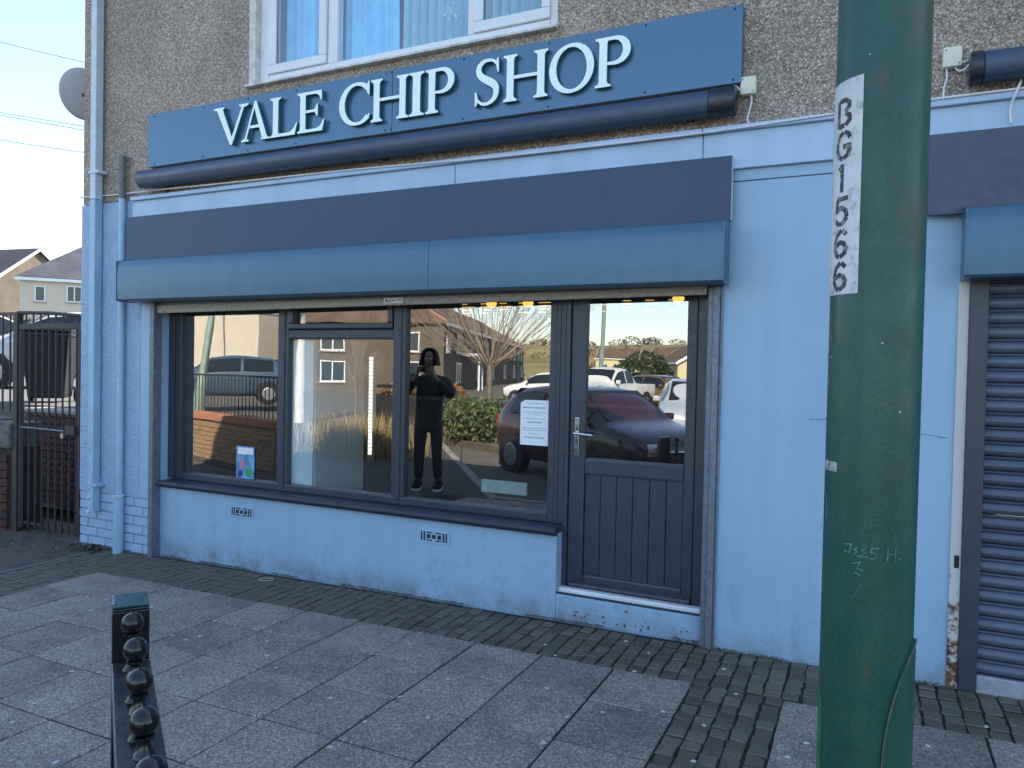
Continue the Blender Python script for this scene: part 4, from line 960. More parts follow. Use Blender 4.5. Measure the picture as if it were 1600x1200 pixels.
sp = []
for k in range(2600):
    x = random.uniform(-5.1, 2.2); y = -abs(random.gauss(0, .020))+(.048 if x < -.79 else -.003)
    if noise.noise((x*2.2, 3.1, 0)) > -.05: sp.append((x, y, gz(x)+random.uniform(0, .010)))
leaves('moss', 'thin moss and grit along the foot of the shop wall', sp, mat_leaf('moss_green', (.06, .068, .035), (.24, .23, .17)), .010)
# rubber band dropped on the setts
c_ = CAM+ray(416, 906)*((gz(-3.6)-CAM.z)/ray(416, 906).z)
tag(obj('rubber_band', MB().tube([(c_.x+.05*math.cos(a), c_.y+.035*math.sin(a)*(1+.3*math.sin(2*a)), gz(c_.x)+.006) for a in [6.2832*i/24 for i in range(25)]], .0035, 6, cap=False), M('pale_rubber', (.42, .38, .26), .6), smooth='all'), 'pale rubber loop lying on the setts by the wall', 'rubber band')
# satellite dish on the corner
t = thing('satellite_dish', 'grey satellite dish on the side of the shop building', 'satellite dish', (-5.99, .3, 3.75))
ctr = Vector((-6.17, .14, 3.80)); nrm = Vector((-.35, .86, .36)).normalized(); uu = nrm.orthogonal().normalized(); vv = nrm.cross(uu)
mb = MB(); rows_ = 7; n = 36; vs = []
for side in (0, 1):
    for i in range(rows_+1):
        r = .215*i/rows_
        for k in range(n):
            a = 6.2832*k/n; vs.append(ctr+(uu*math.cos(a)+vv*math.sin(a))*max(r, .002)+nrm*(.55*r*r-.055-.004*side))
N_ = (rows_+1)*n; fs = []
for side in (0, 1):
    for i in range(rows_):
        for k in range(n): fs.append((side*N_+i*n+k, side*N_+i*n+(k+1) % n, side*N_+(i+1)*n+(k+1) % n, side*N_+(i+1)*n+k))
for k in range(n): fs.append((rows_*n+k, rows_*n+(k+1) % n, N_+rows_*n+(k+1) % n, N_+rows_*n+k))
obj('dish', mb.add(vs, fs), M('dish_grey', (.33, .34, .38), .5, var=.08), t, smooth='all')
obj('arm', MB().tube([ctr-nrm*.06, (-6.08, .30, 3.80), (-5.985, .42, 3.78)], .018, 8), STEEL, t)
obj('receiver', MB().tube([ctr+vv*.1-nrm*.02, ctr+nrm*.38], .012, 8).tube([ctr+nrm*.36, ctr+nrm*.44], .03, 10), STEEL, t)
# overhead wires
for (y0, y1, lab) in ((57, 88, 'uppermost thin overhead wire against the sky'), (167, 188, 'upper of the two close overhead wires beside the dish'), (171, 194, 'lower of the two close overhead wires beside the dish'), (210, 229, 'lowest overhead wire against the sky')):
    a, b = at(-260, y0-(y1-y0)*2.1, 22), at(420, y1+(y1-y0)*2.3, 22); pts = [a.lerp(b, i/12)-Vector((0, 0, .35*(1-(i/6-1)**2))) for i in range(13)]
    tag(obj('overhead_wire', MB().tube(pts, .017, 5), BLACK), lab, 'wire', 'overhead wires')

# ================================================================== vehicles, houses, plants of the street
TYRE = M('tyre', (.015, .015, .016), .8); RIM = M('wheel_rim', (.35, .36, .38), .35, metal=.6); CGLASS = M('car_glass', (.012, .016, .020), .05, var=.2, rvar=.02, coat=.3)
LAMPM = M('lamp_clear', (.65, .68, .72), .12); TAILM = M('tail_lamp', (.30, .015, .015), .2); TRIM = M('car_trim', (.02, .02, .022), .5)
STN_H = [  # x, zlow, belt, halfwidth, top z, top halfwidth (hatchback, nose at +x)
 (-1.90, .46, .72, .66, .78, .60), (-1.84, .30, .86, .78, .98, .70), (-1.70, .24, .93, .83, 1.22, .64), (-1.45, .22, .95, .85, 1.40, .60), (-.9, .20, .94, .86, 1.46, .60), (-.2, .20, .93, .86, 1.475, .60),
 (.30, .20, .92, .86, 1.43, .58), (.62, .20, .92, .86, 1.27, .60), (.95, .20, .93, .86, 1.02, .66), (1.10, .21, .93, .85, .97, .68), (1.50, .24, .86, .82, .90, .64), (1.78, .28, .76, .76, .80, .58), (1.88, .42, .64, .66, .68, .52)]
STN_P = [  # pickup, nose at +x
 (-2.55, .62, 1.02, .84, 1.05, .82), (-2.50, .48, 1.06, .90, 1.09, .87), (-1.9, .40, 1.07, .92, 1.10, .89), (-.75, .36, 1.07, .92, 1.10, .89), (-.72, .36, 1.07, .92, 1.25, .80), (-.58, .36, 1.07, .92, 1.72, .68), (.1, .34, 1.06, .92, 1.78, .68), (.55, .34, 1.05, .92, 1.70, .66), (1.15, .34, 1.05, .91, 1.14, .78), (1.5, .36, 1.03, .90, 1.08, .76), (2.25, .42, .98, .86, 1.01, .70), (2.45, .55, .88, .78, .90, .62)]
def loft(sts):
    vs, fs = [], []; m_ = 12
    for (x, zl, zb, hw, zt, tw) in sts:
        half = [(hw*.80, zl), (hw*.97, zl+.10), (hw, (zl+zb)/2+.02), (hw*.975, zb), (tw, zt-.03), (tw*.72, zt)]
        ring = [(x, -y, z) for y, z in half] + [(x, y, z) for y, z in reversed(half)]
        vs += ring
    for i in range(len(sts)-1):
        for k in range(m_):
            fs.append((i*m_+k, i*m_+(k+1) % m_, (i+1)*m_+(k+1) % m_, (i+1)*m_+k))
    fs.append(tuple(range(m_-1, -1, -1))); fs.append(tuple((len(sts)-1)*m_+k for k in range(m_)))
    return vs, fs
def interp(sts, x):
    for a, b in zip(sts[:-1], sts[1:]):
        if a[0] <= x <= b[0]:
            t_ = (x-a[0])/(b[0]-a[0]+1e-9); return [a[i]+(b[i]-a[i])*t_ for i in range(6)]
    return sts[0] if x < sts[0][0] else sts[-1]
def car(label, loc, rotz, paint, sts=STN_H, cat='car', scale=1.0, group='cars parked along the street', wheels=(-1.22, 1.20), wr=.30):
    t = thing('parked_car' if cat == 'car' else 'pickup_truck', label, cat, loc, rotz, group); t.scale = (scale,)*3
    body = obj('body', MB().add(*loft(sts)), paint, t, local=True, smooth='all')
    md_ = body.modifiers.new('s', 'SUBSURF'); md_.levels = 1; md_.render_levels = 2
    def side(x0, x1, lo_=.10, hi_=.86, off=.012):
        for s in (-1, 1):
            mb = MB(); n = 6; top, bot = [], []
            for i in range(n+1):
                x = x0+(x1-x0)*i/n; _, zl, zb, hw, zt, tw = interp(sts, x)
                f = lambda q_: ((hw*.975+(tw-hw*.975)*q_)*s*1.005+off*s*.6, zb+(zt-.03-zb)*q_)
                y, z = f(lo_); bot.append((x, y, z)); y, z = f(hi_); top.append((x, y, z))
            vs_ = bot+top; mb.add(vs_+[(x, y-.02*s, z) for x, y, z in vs_], [(i, i+1, n+2+i, n+1+i) for i in range(n)]+[(0, n+1, 3*n+3, 2*n+2), (n, 3*n+2-n+n-n, 2*n+1, 2*n+1)][:1])
            obj('side_window', mb, CGLASS, t, local=True)
    def cross(xa, xb, qa=.08, qb=.92, off=.0):
        a_, b_ = interp(sts, xa), interp(sts, xb); sgn = 1 if xa > xb else -1
        mb = MB().add([(xa+off*sgn, -a_[5]*.95, a_[4]+off), (xa+off*sgn, a_[5]*.95, a_[4]+off), (xb+off*sgn, b_[5]*.9, b_[4]-.005+off), (xb+off*sgn, -b_[5]*.9, b_[4]-.005+off)], [(0, 1, 2, 3)])
        mb.add([(xa-.03*sgn, -a_[5]*.95, a_[4]-.03), (xa-.03*sgn, a_[5]*.95, a_[4]-.03), (xb-.03*sgn, b_[5]*.9, b_[4]-.04), (xb-.03*sgn, -b_[5]*.9, b_[4]-.04)], [(3, 2, 1, 0)]); return mb
    if sts is STN_H:
        side(-.42, .70); side(-1.35, -.50); obj('windscreen', cross(.98, .34), CGLASS, t, local=True); obj('rear_window', cross(-1.80, -1.44), CGLASS, t, local=True)
        fx, rx, hz, tz = 1.80, -1.84, .68, .82
    else:
        side(.16, 1.0); side(-.52, .06); obj('windscreen', cross(1.14, .58), CGLASS, t, local=True); obj('rear_window', cross(-.715, -.60), CGLASS, t, local=True)
        fx, rx, hz, tz = 2.36, -2.50, .86, .86
        obj('load_bed', MB().box(-2.40, -.80, -.74, .74, 1.075, 1.112), TRIM, t, local=True)
    for s in (-1, 1):
        f = interp(sts, fx); obj('headlight', MB().box(fx-.10, fx+.045, s*f[3]*.66-.14, s*f[3]*.66+.14, hz-.07, hz+.06), LAMPM, t, local=True, bevel=.03, seg=2)
        r = interp(sts, rx); obj('tail_light', MB().box(rx-.04, rx+.10, s*r[3]*.86-.09, s*r[3]*.86+.09, tz-.12, tz+.10), TAILM, t, local=True, bevel=.03, seg=2)
        obj('door_mirror', MB().box(.62, .72, s*.90-.07, s*.90+.07, .97, 1.08) if sts is STN_H else MB().box(.95, 1.05, s*.98-.08, s*.98+.08, 1.10, 1.26), paint, t, local=True, bevel=.025, seg=2)
        for wx in wheels:
            hw = interp(sts, wx)[3]
            ar = MB().tube([(wx, s*(hw*.9), wr+.01), (wx, s*(hw*1.006), wr+.01)], wr*1.17, 24); obj('wheel_arch', ar, TRIM, t, local=True)
            wh = obj('tyre', MB().tube([(wx, s*(hw-.20), wr), (wx, s*(hw-.01), wr), (wx, s*(hw+.015), wr)], [wr, wr, wr*.92], 24), TYRE, t, local=True, smooth=True)
            obj('rim', MB().tube([(wx, s*(hw+.010), wr), (wx, s*(hw+.022), wr)], [wr*.66, wr*.58], 16), RIM, wh, local=True)
    obj('number_plate', MB().box(rx-.075, rx-.05, -.26, .26, .50 if sts is STN_H else .62, .61 if sts is STN_H else .73), M('plate_yellow', (.62, .50, .08), .5), t, local=True)
    obj('bumper', MB().box(fx+.0, fx+.11, -.55, .55, .30 if sts is STN_H else .5, .42 if sts is STN_H else .62), TRIM, t, local=True, bevel=.02)
    return t
def cpaint(name, c): return M(name, c, .28, var=.05, coat=.8, rvar=.05)
def aim(a, b): return math.atan2(b.y-a.y, b.x-a.x)
BUR = cpaint('burgundy_car_paint', (.032, .004, .010)); WHT = cpaint('white_car_paint', (.62, .62, .60)); SIL = cpaint('silver_car_paint', (.40, .43, .46)); BLU = cpaint('blue_grey_car_paint', (.045, .08, .12)); GLD = cpaint('bronze_car_paint', (.12, .075, .035))
RZ = -.12
rear, front = Vector((-5.35, -6.25, 0)), Vector((-2.75, -4.65, 0))
nv = Vector((front-rear).normalized()); off = Vector((nv.y, -nv.x, 0))*.82
c = (rear+front)/2+off
car('burgundy hatchback parked at the kerb, seen reflected in the shop glass', (c.x, c.y, RZ), aim(rear, front), BUR, scale=.94)
def mcar(label, px, py, Y, rot, paint, zc=.7, **k):
    p = mir(px, py, Y); return car(label, (p.x, p.y, k.pop('z', RZ)), rot, paint, **k)
mcar('white hatchback behind the bush, reflected in the large window pane', 850, 630, -27, R_(165), WHT)
mcar('white pickup truck reflected in the upper part of the door glass', 948, 650, -23, R_(100), WHT, sts=STN_P, cat='pickup', wheels=(-1.55, 1.60), wr=.36, group='pickup trucks in the street')
mcar('bronze hatchback reflected in the door glass beside the pickup', 1035, 660, -26, R_(30), GLD)
mcar('silver hatchback reflected at the right edge of the door glass', 1085, 690, -12.5, R_(75), SIL)
mcar('blue grey car behind the low brick wall, reflected in the first window light', 352, 615, -14, R_(133), BLU, z=.15, scale=1.10)
p = at(-40, 575, 4.0); car('white car in the yard at the far left edge', (p.x, p.y, YARDZ), R_(62), WHT)
p = at(108, 575, 5.2); car('silver car in the yard behind the dark bin', (p.x, p.y, YARDZ), R_(238), SIL)
# ---- wheelie bin
p = at(79, 640, 1.95); BINM = M('bin_black_plastic', (.003, .004, .007), .5, var=.15)
t = thing('wheelie_bin', 'dark wheelie bin standing in the yard behind the gate', 'bin', (p.x, p.y, YARDZ), R_(45)); t.scale = (.93,)*3
v0 = [(-.22, -.26, .06), (.22, -.26, .06), (.22, .22, .06), (-.22, .22, .06)]; v1 = [(-.29, -.36, .95), (.29, -.36, .95), (.29, .33, .95), (-.29, .33, .95)]
obj('bin_body', MB().add(v0+v1, [(3, 2, 1, 0), (4, 5, 6, 7), (0, 1, 5, 4), (1, 2, 6, 5), (2, 3, 7, 6), (3, 0, 4, 7)]), BINM, t, local=True, bevel=.03, seg=2)
obj('rim_band', MB().box(-.305, .305, -.375, .345, .90, .955), BINM, t, local=True, bevel=.01)
obj('lid', MB().prism([(-.40, .958), (-.40, .985), (-.25, 1.045), (.1, 1.07), (.33, 1.05), (.36, .958)], -.31, .31, 'x'), BINM, t, local=True, bevel=.02, seg=2)
obj('handle', MB().tube([(-.24, .36, .95), (-.24, .43, .96), (.24, .43, .96), (.24, .36, .95)], .014, 8), BINM, t, local=True)
for s in (-1, 1): obj('wheel', MB().tube([(s*.25, .22, .1), (s*.31, .22, .1)], .1, 16), TYRE, t, local=True)
# ---- houses
def house(label, loc, rotz, w_, d_, h, rh, wallm, roofm, hip=0., wins=(), door=None, side_wins=(), chim=True, group='houses around the street', ov=.25, porch=None, ridge_tile=None, base=0):
    t = thing('house', label, 'house', loc, rotz, group)
    mb = MB().box(-w_/2, w_/2, 0, d_, base, h)
    if not hip:
        for x0 in (-w_/2, w_/2-.2): mb.prism([(0, h+.001), (d_, h+.001), (d_/2, h+rh-.05)], x0, x0+.2, 'x')
    obj('wall', mb, wallm, t, local=True)
    a = hip; e = ov
    R0 = (-w_/2-e, -e, h-.02); R1 = (w_/2+e, -e, h-.02); R2 = (w_/2+e, d_+e, h-.02); R3 = (-w_/2-e, d_+e, h-.02); A = (-w_/2-e*(0 if a else 1)+a, d_/2, h+rh); Bq = (w_/2+e*(0 if a else 1)-a, d_/2, h+rh)
    th = .12; up = lambda v_: (v_[0], v_[1], v_[2]+th)
    vs = [R0, R1, R2, R3, A, Bq]+[up(v_) for v_ in (R0, R1, R2, R3, A, Bq)]
    fs = [(6, 7, 11, 10), (8, 9, 10, 11), (9, 6, 10), (7, 8, 11), (0, 1, 7, 6), (1, 2, 8, 7), (2, 3, 9, 8), (3, 0, 6, 9), (0, 4, 5, 1), (2, 5, 4, 3), (3, 4, 0), (1, 5, 2)]
    if not hip: fs = [(6, 7, 11, 10), (8, 9, 10, 11), (0, 1, 7, 6), (2, 3, 9, 8), (0, 4, 5, 1), (2, 5, 4, 3), (0, 6, 10, 4), (4, 10, 9, 3), (1, 5, 11, 7), (5, 2, 8, 11)]
    rf_ = obj('roof', MB().add(vs, fs), roofm, t, local=True)
    if ridge_tile:
        rr = MB().tube([up(A), up(Bq)], .09, 8)
        if hip:
            for v_ in (R0, R3): rr.tube([up(v_), up(A)], .09, 8)
            for v_ in (R1, R2): rr.tube([up(v_), up(Bq)], .09, 8)
        obj('ridge_tiles', rr, ridge_tile, rf_, local=True)
    fa = MB().box(-w_/2-e, w_/2+e, -e-.04, -e-.001, h-.14, h+.06)
    if not hip:
        for s in (-1, 1):
            x = s*(w_/2+e+.002); x2 = x+s*.04
            for q_ in ((-e, d_/2), (d_+e, d_/2)):
                fa.add([(x, q_[0], h-.20), (x2, q_[0], h-.20), (x2, q_[1], h+rh-.16), (x, q_[1], h+rh-.16), (x, q_[0], h+.10), (x2, q_[0], h+.10), (x2, q_[1], h+rh+.13), (x, q_[1], h+rh+.13)], [(0, 3, 2, 1), (4, 5, 6, 7), (0, 1, 5, 4), (1, 2, 6, 5), (2, 3, 7, 6), (3, 0, 4, 7)])
    obj('fascia', fa, WHITE, t, local=True)
    def window(x, z, ww, hh, face='f'):
        fr = MB(); f_ = .07
        def bx(x0, x1, y0, y1, z0, z1):
            if face == 'f': fr.box(x0, x1, -y1, -y0, z0, z1)
            else: fr.box(w_/2+y0, w_/2+y1, x0, x1, z0, z1)
        bx(x-ww/2, x+ww/2, .0015, .05, z, z+f_); bx(x-ww/2, x+ww/2, .0015, .05, z+hh-f_, z+hh); bx(x-ww/2, x-ww/2+f_, .0015, .05, z+f_+.001, z+hh-f_-.001); bx(x+ww/2-f_, x+ww/2, .0015, .05, z+f_+.001, z+hh-f_-.001)
        if ww > .8: bx(x-f_/2, x+f_/2, .0015, .05, z+f_+.001, z+hh-f_-.001)
        o = obj('window', fr, WHITE, t, local=True); fr = MB(); 
        g_ = MB()
        if face == 'f': g_.box(x-ww/2+f_, x+ww/2-f_, -.02, -.004, z+f_, z+hh-f_); s_2 = MB().box(x-ww/2-.08, x+ww/2+.08, -.10, -.002, z-.08, z-.002)
        else: g_.box(w_/2+.004, w_/2+.02, x-ww/2+f_, x+ww/2-f_, z+f_, z+hh-f_); s_2 = MB().box(w_/2+.002, w_/2+.10, x-ww/2-.08, x+ww/2+.08, z-.08, z-.002)
        obj('glass', g_, HGLASS, o, local=True); obj('sill', s_2, M('stone_sill', (.34, .31, .26), .8), o, local=True)
    for q_ in wins: window(*q_)
    for q_ in side_wins: window(*q_, face='s')
    if door is not None:
        dd = obj('door', MB().box(door-.48, door+.48, -.06, -.002, base, base+2.1), M('house_door', (.10, .14, .22), .4), t, local=True); obj('door_glass', MB().box(door-.25, door+.25, -.07, -.0602, base+1.2, base+1.85), HGLASS, dd, local=True)
    if porch is not None:
        obj('porch', MB().box(porch-.9, porch+.9, -1.3, -.005, base+2.35, base+2.55).box(porch-.85, porch-.72, -1.25, -1.12, base, base+2.349).box(porch+.72, porch+.85, -1.25, -1.12, base, base+2.349), WHITE, t, local=True)
    if chim:
        ch = obj('chimney', MB().box(-.4, .4, d_/2-.3, d_/2+.3, h+rh-.5, h+rh+.9), M('chimney_brick', (.20, .10, .07), .9, var=.3), t, local=True)
        for s in (-1, 1): obj('chimney_pot', MB().lathe([(.11, 0), (.09, .35), (.11, .38)], 12, (s*.2, d_/2, h+rh+.901)), M('terracotta', (.30, .13, .07), .8), ch, local=True, smooth=True)
    return t
CREAM = M('cream_render', (.56, .49, .38), .85, var=.05, vs=2); CREAM2 = M('yellow_render', (.58, .50, .30), .85, var=.06)
BWALL = mat_tiles('brown_brickwork', (.13, .098, .072), (.165, .13, .095), 7); GREYW = M('grey_dash', (.22, .20, .18), .9, var=.15, vs=30)
RBRN = mat_tiles('brown_roof_tile', (.13, .085, .055), (.18, .115, .075), 4); RSLATE = mat_tiles('blue_slate', (.050, .052, .072), (.08, .08, .105), 4)
RDARK = mat_tiles('dark_roof_tile', (.055, .045, .055), (.075, .06, .07), 4); TERRA = M('terracotta_ridge', (.40, .18, .09), .8, var=.2)
GND2 = 2.2
def face_cam(p, extra=0):                    # rotation that turns a house front (-y) to the camera
    d = CAM-p; return math.atan2(d.y, d.x)+math.pi/2+extra
p = at(131, 440, 29); pz = p.z
house('cream rendered house with blue slate hip roof behind the gate', (p.x, p.y, 0), face_cam(p, R_(-6)), 7.4, 8, pz, 2.75, CREAM, RSLATE, hip=3.1, wins=((-2.55, pz-1.50, .62, 1.05), (-.55, pz-1.45, .92, 1.1), (1.9, pz-1.45, .92, 1.1)), base=-1, chim=False)
p0 = at(63, 388, 40); th_ = face_cam(p0, R_(-50)); q_ = Matrix.Rotation(th_, 3, 'Z') @ Vector((6.5+.25, 4.5, 0))
house('brown brick house with white verge boards at the far left', (p0.x-q_.x, p0.y-q_.y, 0), th_, 13, 9, p0.z-3.6, 3.5, BWALL, RDARK, base=-1, chim=False)
# foliage helper: many small leaf faces through an uneven volume
def foliage(blobs, n, size, flat=.5):
    mb = MB(); tot = sum(b[1][0]*b[1][1]*b[1][2] for b in blobs)
    for c_, r_ in blobs:
        k = int(n*r_[0]*r_[1]*r_[2]/tot)+4
        for _ in range(k):
            while True:
                d = Vector((random.uniform(-1, 1), random.uniform(-1, 1), random.uniform(-1, 1)))
                if .2 < d.length < 1: break
            d = d.normalized()*(d.length**.45)
            if noise.noise(Vector(c_)*1.7+d*2.6) < -.22: continue
            p_ = Vector(c_)+Vector((d.x*r_[0], d.y*r_[1], d.z*r_[2]))
            u_ = Vector((random.gauss(0, 1), random.gauss(0, 1), random.gauss(0, flat))).normalized(); v_ = u_.orthogonal().normalized(); v_.rotate(Matrix.Rotation(random.uniform(0, 6.28), 3, u_)); w2 = u_.cross(v_)
            s = size*random.uniform(.6, 1.3)
            mb.add([p_-v_*s, p_+w2*s*.5, p_+v_*s, p_-w2*s*.5], [(0, 1, 2, 3)])
    return mb
EVG = mat_leaf('evergreen_leaf', (.030, .055, .015), (.12, .14, .035)); DRY = mat_leaf('dry_leaf', (.16, .085, .03), (.30, .17, .07)); DKG = mat_leaf('dark_hedge_leaf', (.018, .032, .014), (.045, .065, .025))
hb = [(( -20+i*1.6+random.uniform(-.3, .3), 13+i*-.15, YARDZ+1.0+random.uniform(-.15, .15)), (1.3, .8, 1.25)) for i in range(-14, 9)]
hg = thing('hedge', 'dark green hedge behind the parked cars beyond the gate', 'hedge', (-24, 13, YARDZ))
obj('foliage', foliage(hb, 26000, .13), DKG, hg); obj('stems', MB().tube([(-42, 14.5, YARDZ), (-42, 14.5, YARDZ+1)], .05).tube([(-25, 13.4, YARDZ), (-25, 13.4, YARDZ+1)], .05), BLACK, hg)

# ================================================================== the street opposite, seen in the glass
# low brick wall with railing
FP = -.07
a, b = mirg(262, 697, FP), mirg(452, 738, FP); ln = (b-a).length
OBR = mat_brick('buff_brick', (.30, .19, .10), (.36, .23, .12), (.26, .16, .09)); MO2 = M('buff_mortar', (.20, .17, .13), .95, var=.2)
wl = obj('street_wall', MB().box(0, ln, 0, .2, 0, .63), MO2); wl.location = a; wl.rotation_euler = (0, 0, aim(a, b)); 
tag(wl, 'low buff brick wall with orange coping, reflected in the first window light', 'wall')
# the lit face of the wall is the one turned to the shop: local +y or -y, whichever points to +Y
nl = Vector((-math.sin(wl.rotation_euler.z), math.cos(wl.rotation_euler.z))); sgn = 1 if nl.y > 0 else -1
yf = .2 if sgn > 0 else 0
bme_ = mesh_of(MB().box(-.1055, .1055, -.012, .012, -.0315, .0315), OBR, 'brick'); hme_ = mesh_of(MB().box(-.0495, .0495, -.012, .012, -.0315, .0315), OBR, 'brick')
brick_wall(wl, 0, ln, 0, .62, yf, bme_, hme_)
CO = mat_brick('orange_coping', (.42, .17, .09), (.46, .20, .11), (.40, .18, .10))
cm = mesh_of(MB().box(-.05, .05, -.13, .13, 0, .11), CO, 'coping_brick', bevel=.006); k = .06
while k < ln-.05: link('coping_brick', cm, wl, (k, .1, .631)); k += .107
rl = thing('railing', 'thin grey railing on the buff brick wall, reflected in the first window light', 'railing', a+Vector((0, 0, .68)), aim(a, b))
k = .1; rm = mesh_of(MB().tube([(0, 0, 0), (0, 0, .62)], .008, 6), IRON, 'bar')
while k < ln: link('bar', rm, rl, (k, .1, .07)); k += .12
obj('rail', MB().box(0, ln, .085, .115, .67, .70), IRON, rl, local=True)
h0 = mir(378, 702, -4.9); h1 = mir(380, 667, -4.9); h2 = mir(404, 668, -4.9); h3 = mir(440, 692, -4.75)
tag(obj('handrail', MB().tube([(h0.x, h0.y, FP), h1, h2, h3, (h3.x+.1, h3.y, FP)], .03, 8), BLACKP, smooth=True), 'bent dark tube handrail in front of the buff brick wall', 'handrail')
# cream gable block beyond
x0, x1 = mir(252, 540, -31).x, mir(404, 540, -31).x; zt = mir(340, 490, -31).z
t = thing('rendered_block', 'plain cream rendered block behind the low wall, reflected in the first window light', 'building', ((x0+x1)/2, -35, -.2))
obj('wall', MB().box(x0, x1, -40, -31, -.2, zt), CREAM, t); obj('parapet', MB().box(x0-.05, x1+.05, -40.05, -30.9, zt+.001, zt+.25), WHITE, t); obj('pipe', MB().tube([(x1-3, -30.95, 0), (x1-3, -30.95, zt-.1)], .05, 8), STEEL, t)
# houses
def mhouse(px, py, Y, label, rot, w_, d_, h, rh, wm, rm_, z=RZ, **k):
    p_ = mir(px, py, Y); return house(label, (p_.x, p_.y, z), rot, w_, d_, h, rh, wm, rm_, **k)
PI = math.pi
def virt(px, depth, z):                       # street place at camera-axis depth, seen in the glass
    q_ = CAM+ray(px, 600)*depth; return Vector((q_.x, 2*GY-q_.y, z))
q0, q1, qb = virt(692, 44, 0), virt(818, 94, 0), virt(500, 46, 0)
ax = (q1-q0).normalized(); ny_ = Vector((-ax.y, ax.x, 0))
flip = ny_.dot(qb-q0) < 0
if flip: ax = -ax; ny_ = -ny_
wl_ = (q1-q0).length; mid = (q0+q1)/2
house('brown terrace with hip roof and orange ridge tiles behind the bare tree reflection', (mid.x, mid.y, RZ), math.atan2(ax.y, ax.x), wl_, 9.5, 4.2, 2.7, BWALL, RBRN, hip=4.0,
      wins=[q_ for k in range(6) for q_ in ((-wl_/2+3+k*8.5, 2.5, 1.5, 1.2), (-wl_/2+3+k*8.5, .6, 1.6, 1.3), (-wl_/2+6.5+k*8.5, 2.5, 1.1, 1.2))], side_wins=((2.2, 2.5, 1.5, 1.2), (6.8, 2.5, 1.5, 1.2), (2.2, .6, 1.6, 1.3), (6.8, .6, 1.6, 1.3)) if flip else (), door=-wl_/2+7, porch=wl_/2-7, ridge_tile=TERRA)
mhouse(492, 600, -42, 'grey terrace house reflected behind the dry grass in the second window light', PI+R_(-6), 11, 8, 5.2, 3.0, GREYW, RSLATE, wins=((-3.6, 3.2, 1.5, 1.3), (0, 3.2, 1.0, 1.3), (3.4, 3.2, 1.5, 1.3), (-3.6, .9, 1.8, 1.4), (3.4, .9, 1.8, 1.4)), door=.2, porch=.2)
# the valley side with its houses
def hz_(x, y):
    d = -y; s = max(0, min(1, (d-95)/240)); s = s*s*(3-2*s)
    return -1.2+14.5*s+1.6*noise.noise((x*.012, y*.012, 0))*s+2.0*noise.noise((x*.004, 1.3, 0))*s
mb = MB(); nx, ny = 70, 26; vs = []
for j in range(ny+1):
    for i in range(nx+1):
        x = -520+i*13; y = -85-j*16; vs.append((x, y, hz_(x, y)))
mb.add(vs, [(j*(nx+1)+i, j*(nx+1)+i+1, (j+1)*(nx+1)+i+1, (j+1)*(nx+1)+i) for j in range(ny) for i in range(nx)])
q = NT('hillside_grass'); g = q.n('ShaderNodeNewGeometry')
q.col(q.ramp(q.noise(.035, 8, .68, vec=g.outputs['Position']), [(.32, (.10, .085, .035)), (.46, (.20, .165, .065)), (.60, (.30, .235, .10)), (.72, (.16, .115, .05))])); q.rough(.95)
tag(obj('hill', mb, q.m, smooth='all'), 'rough grassy hillside seen reflected in the door glass', kind='structure')
bl = []
for k in range(150):
    x = -460+random.uniform(0, 560); y = -random.uniform(300, 345); hh = random.uniform(1, 2.8); bl.append(((x, y, hz_(x, y)+hh*.5), (random.uniform(2, 5), 3, hh)))
for k in range(110):
    x = -330+random.uniform(0, 400); y = -random.uniform(110, 250); hh = random.uniform(.7, 1.8); bl.append(((x, y, hz_(x, y)+hh*.4), (random.uniform(1.5, 5), 2, hh)))
tag(obj('wood', foliage(bl, 42000, .45, 1), mat_leaf('winter_wood', (.05, .042, .025), (.13, .10, .055))), 'winter wood and scrub along the far hillside', 'wood', kind='stuff')
for px, py, Y, lab in ((962, 575, -150, 'small yellow house on the hillside, left of the two in the door glass'), (1040, 575, -158, 'small yellow house on the hillside near the right edge of the door glass')):
    p = mir(px, py, Y); house(lab, (p.x, p.y, hz_(p.x, p.y)-.5), PI+random.uniform(-.3, .3), 9, 7, 3.6, 2.2, CREAM2, RBRN, wins=((-2.5, 1.2, 1.3, 1.2), (2.5, 1.2, 1.3, 1.2)), door=0, chim=False)
p = mir(1040, 640, -74); house('cream gabled house low on the hill in the door glass', (p.x, p.y, -.4), PI+R_(60), 8, 6, 2.9, 1.8, CREAM2, RBRN, wins=((-2, 1, 1.2, 1.2), (2, 1, 1.2, 1.2)), chim=False)
# round evergreen
p = mir(1000, 645, -44); t = thing('evergreen_tree', 'round dark evergreen reflected in the middle of the door glass', 'tree', (p.x, p.y, RZ))
obj('trunk', MB().tube([(p.x, p.y, RZ-.2), (p.x, p.y, 1.6)], [.2, .12], 8), BLACK, t)
obj('crown', foliage([((p.x, p.y, 1.2), (2.2, 2, 1.3)), ((p.x+.3, p.y, 1.9), (1.5, 1.5, 1.0))], 5000, .12), DKG, t)
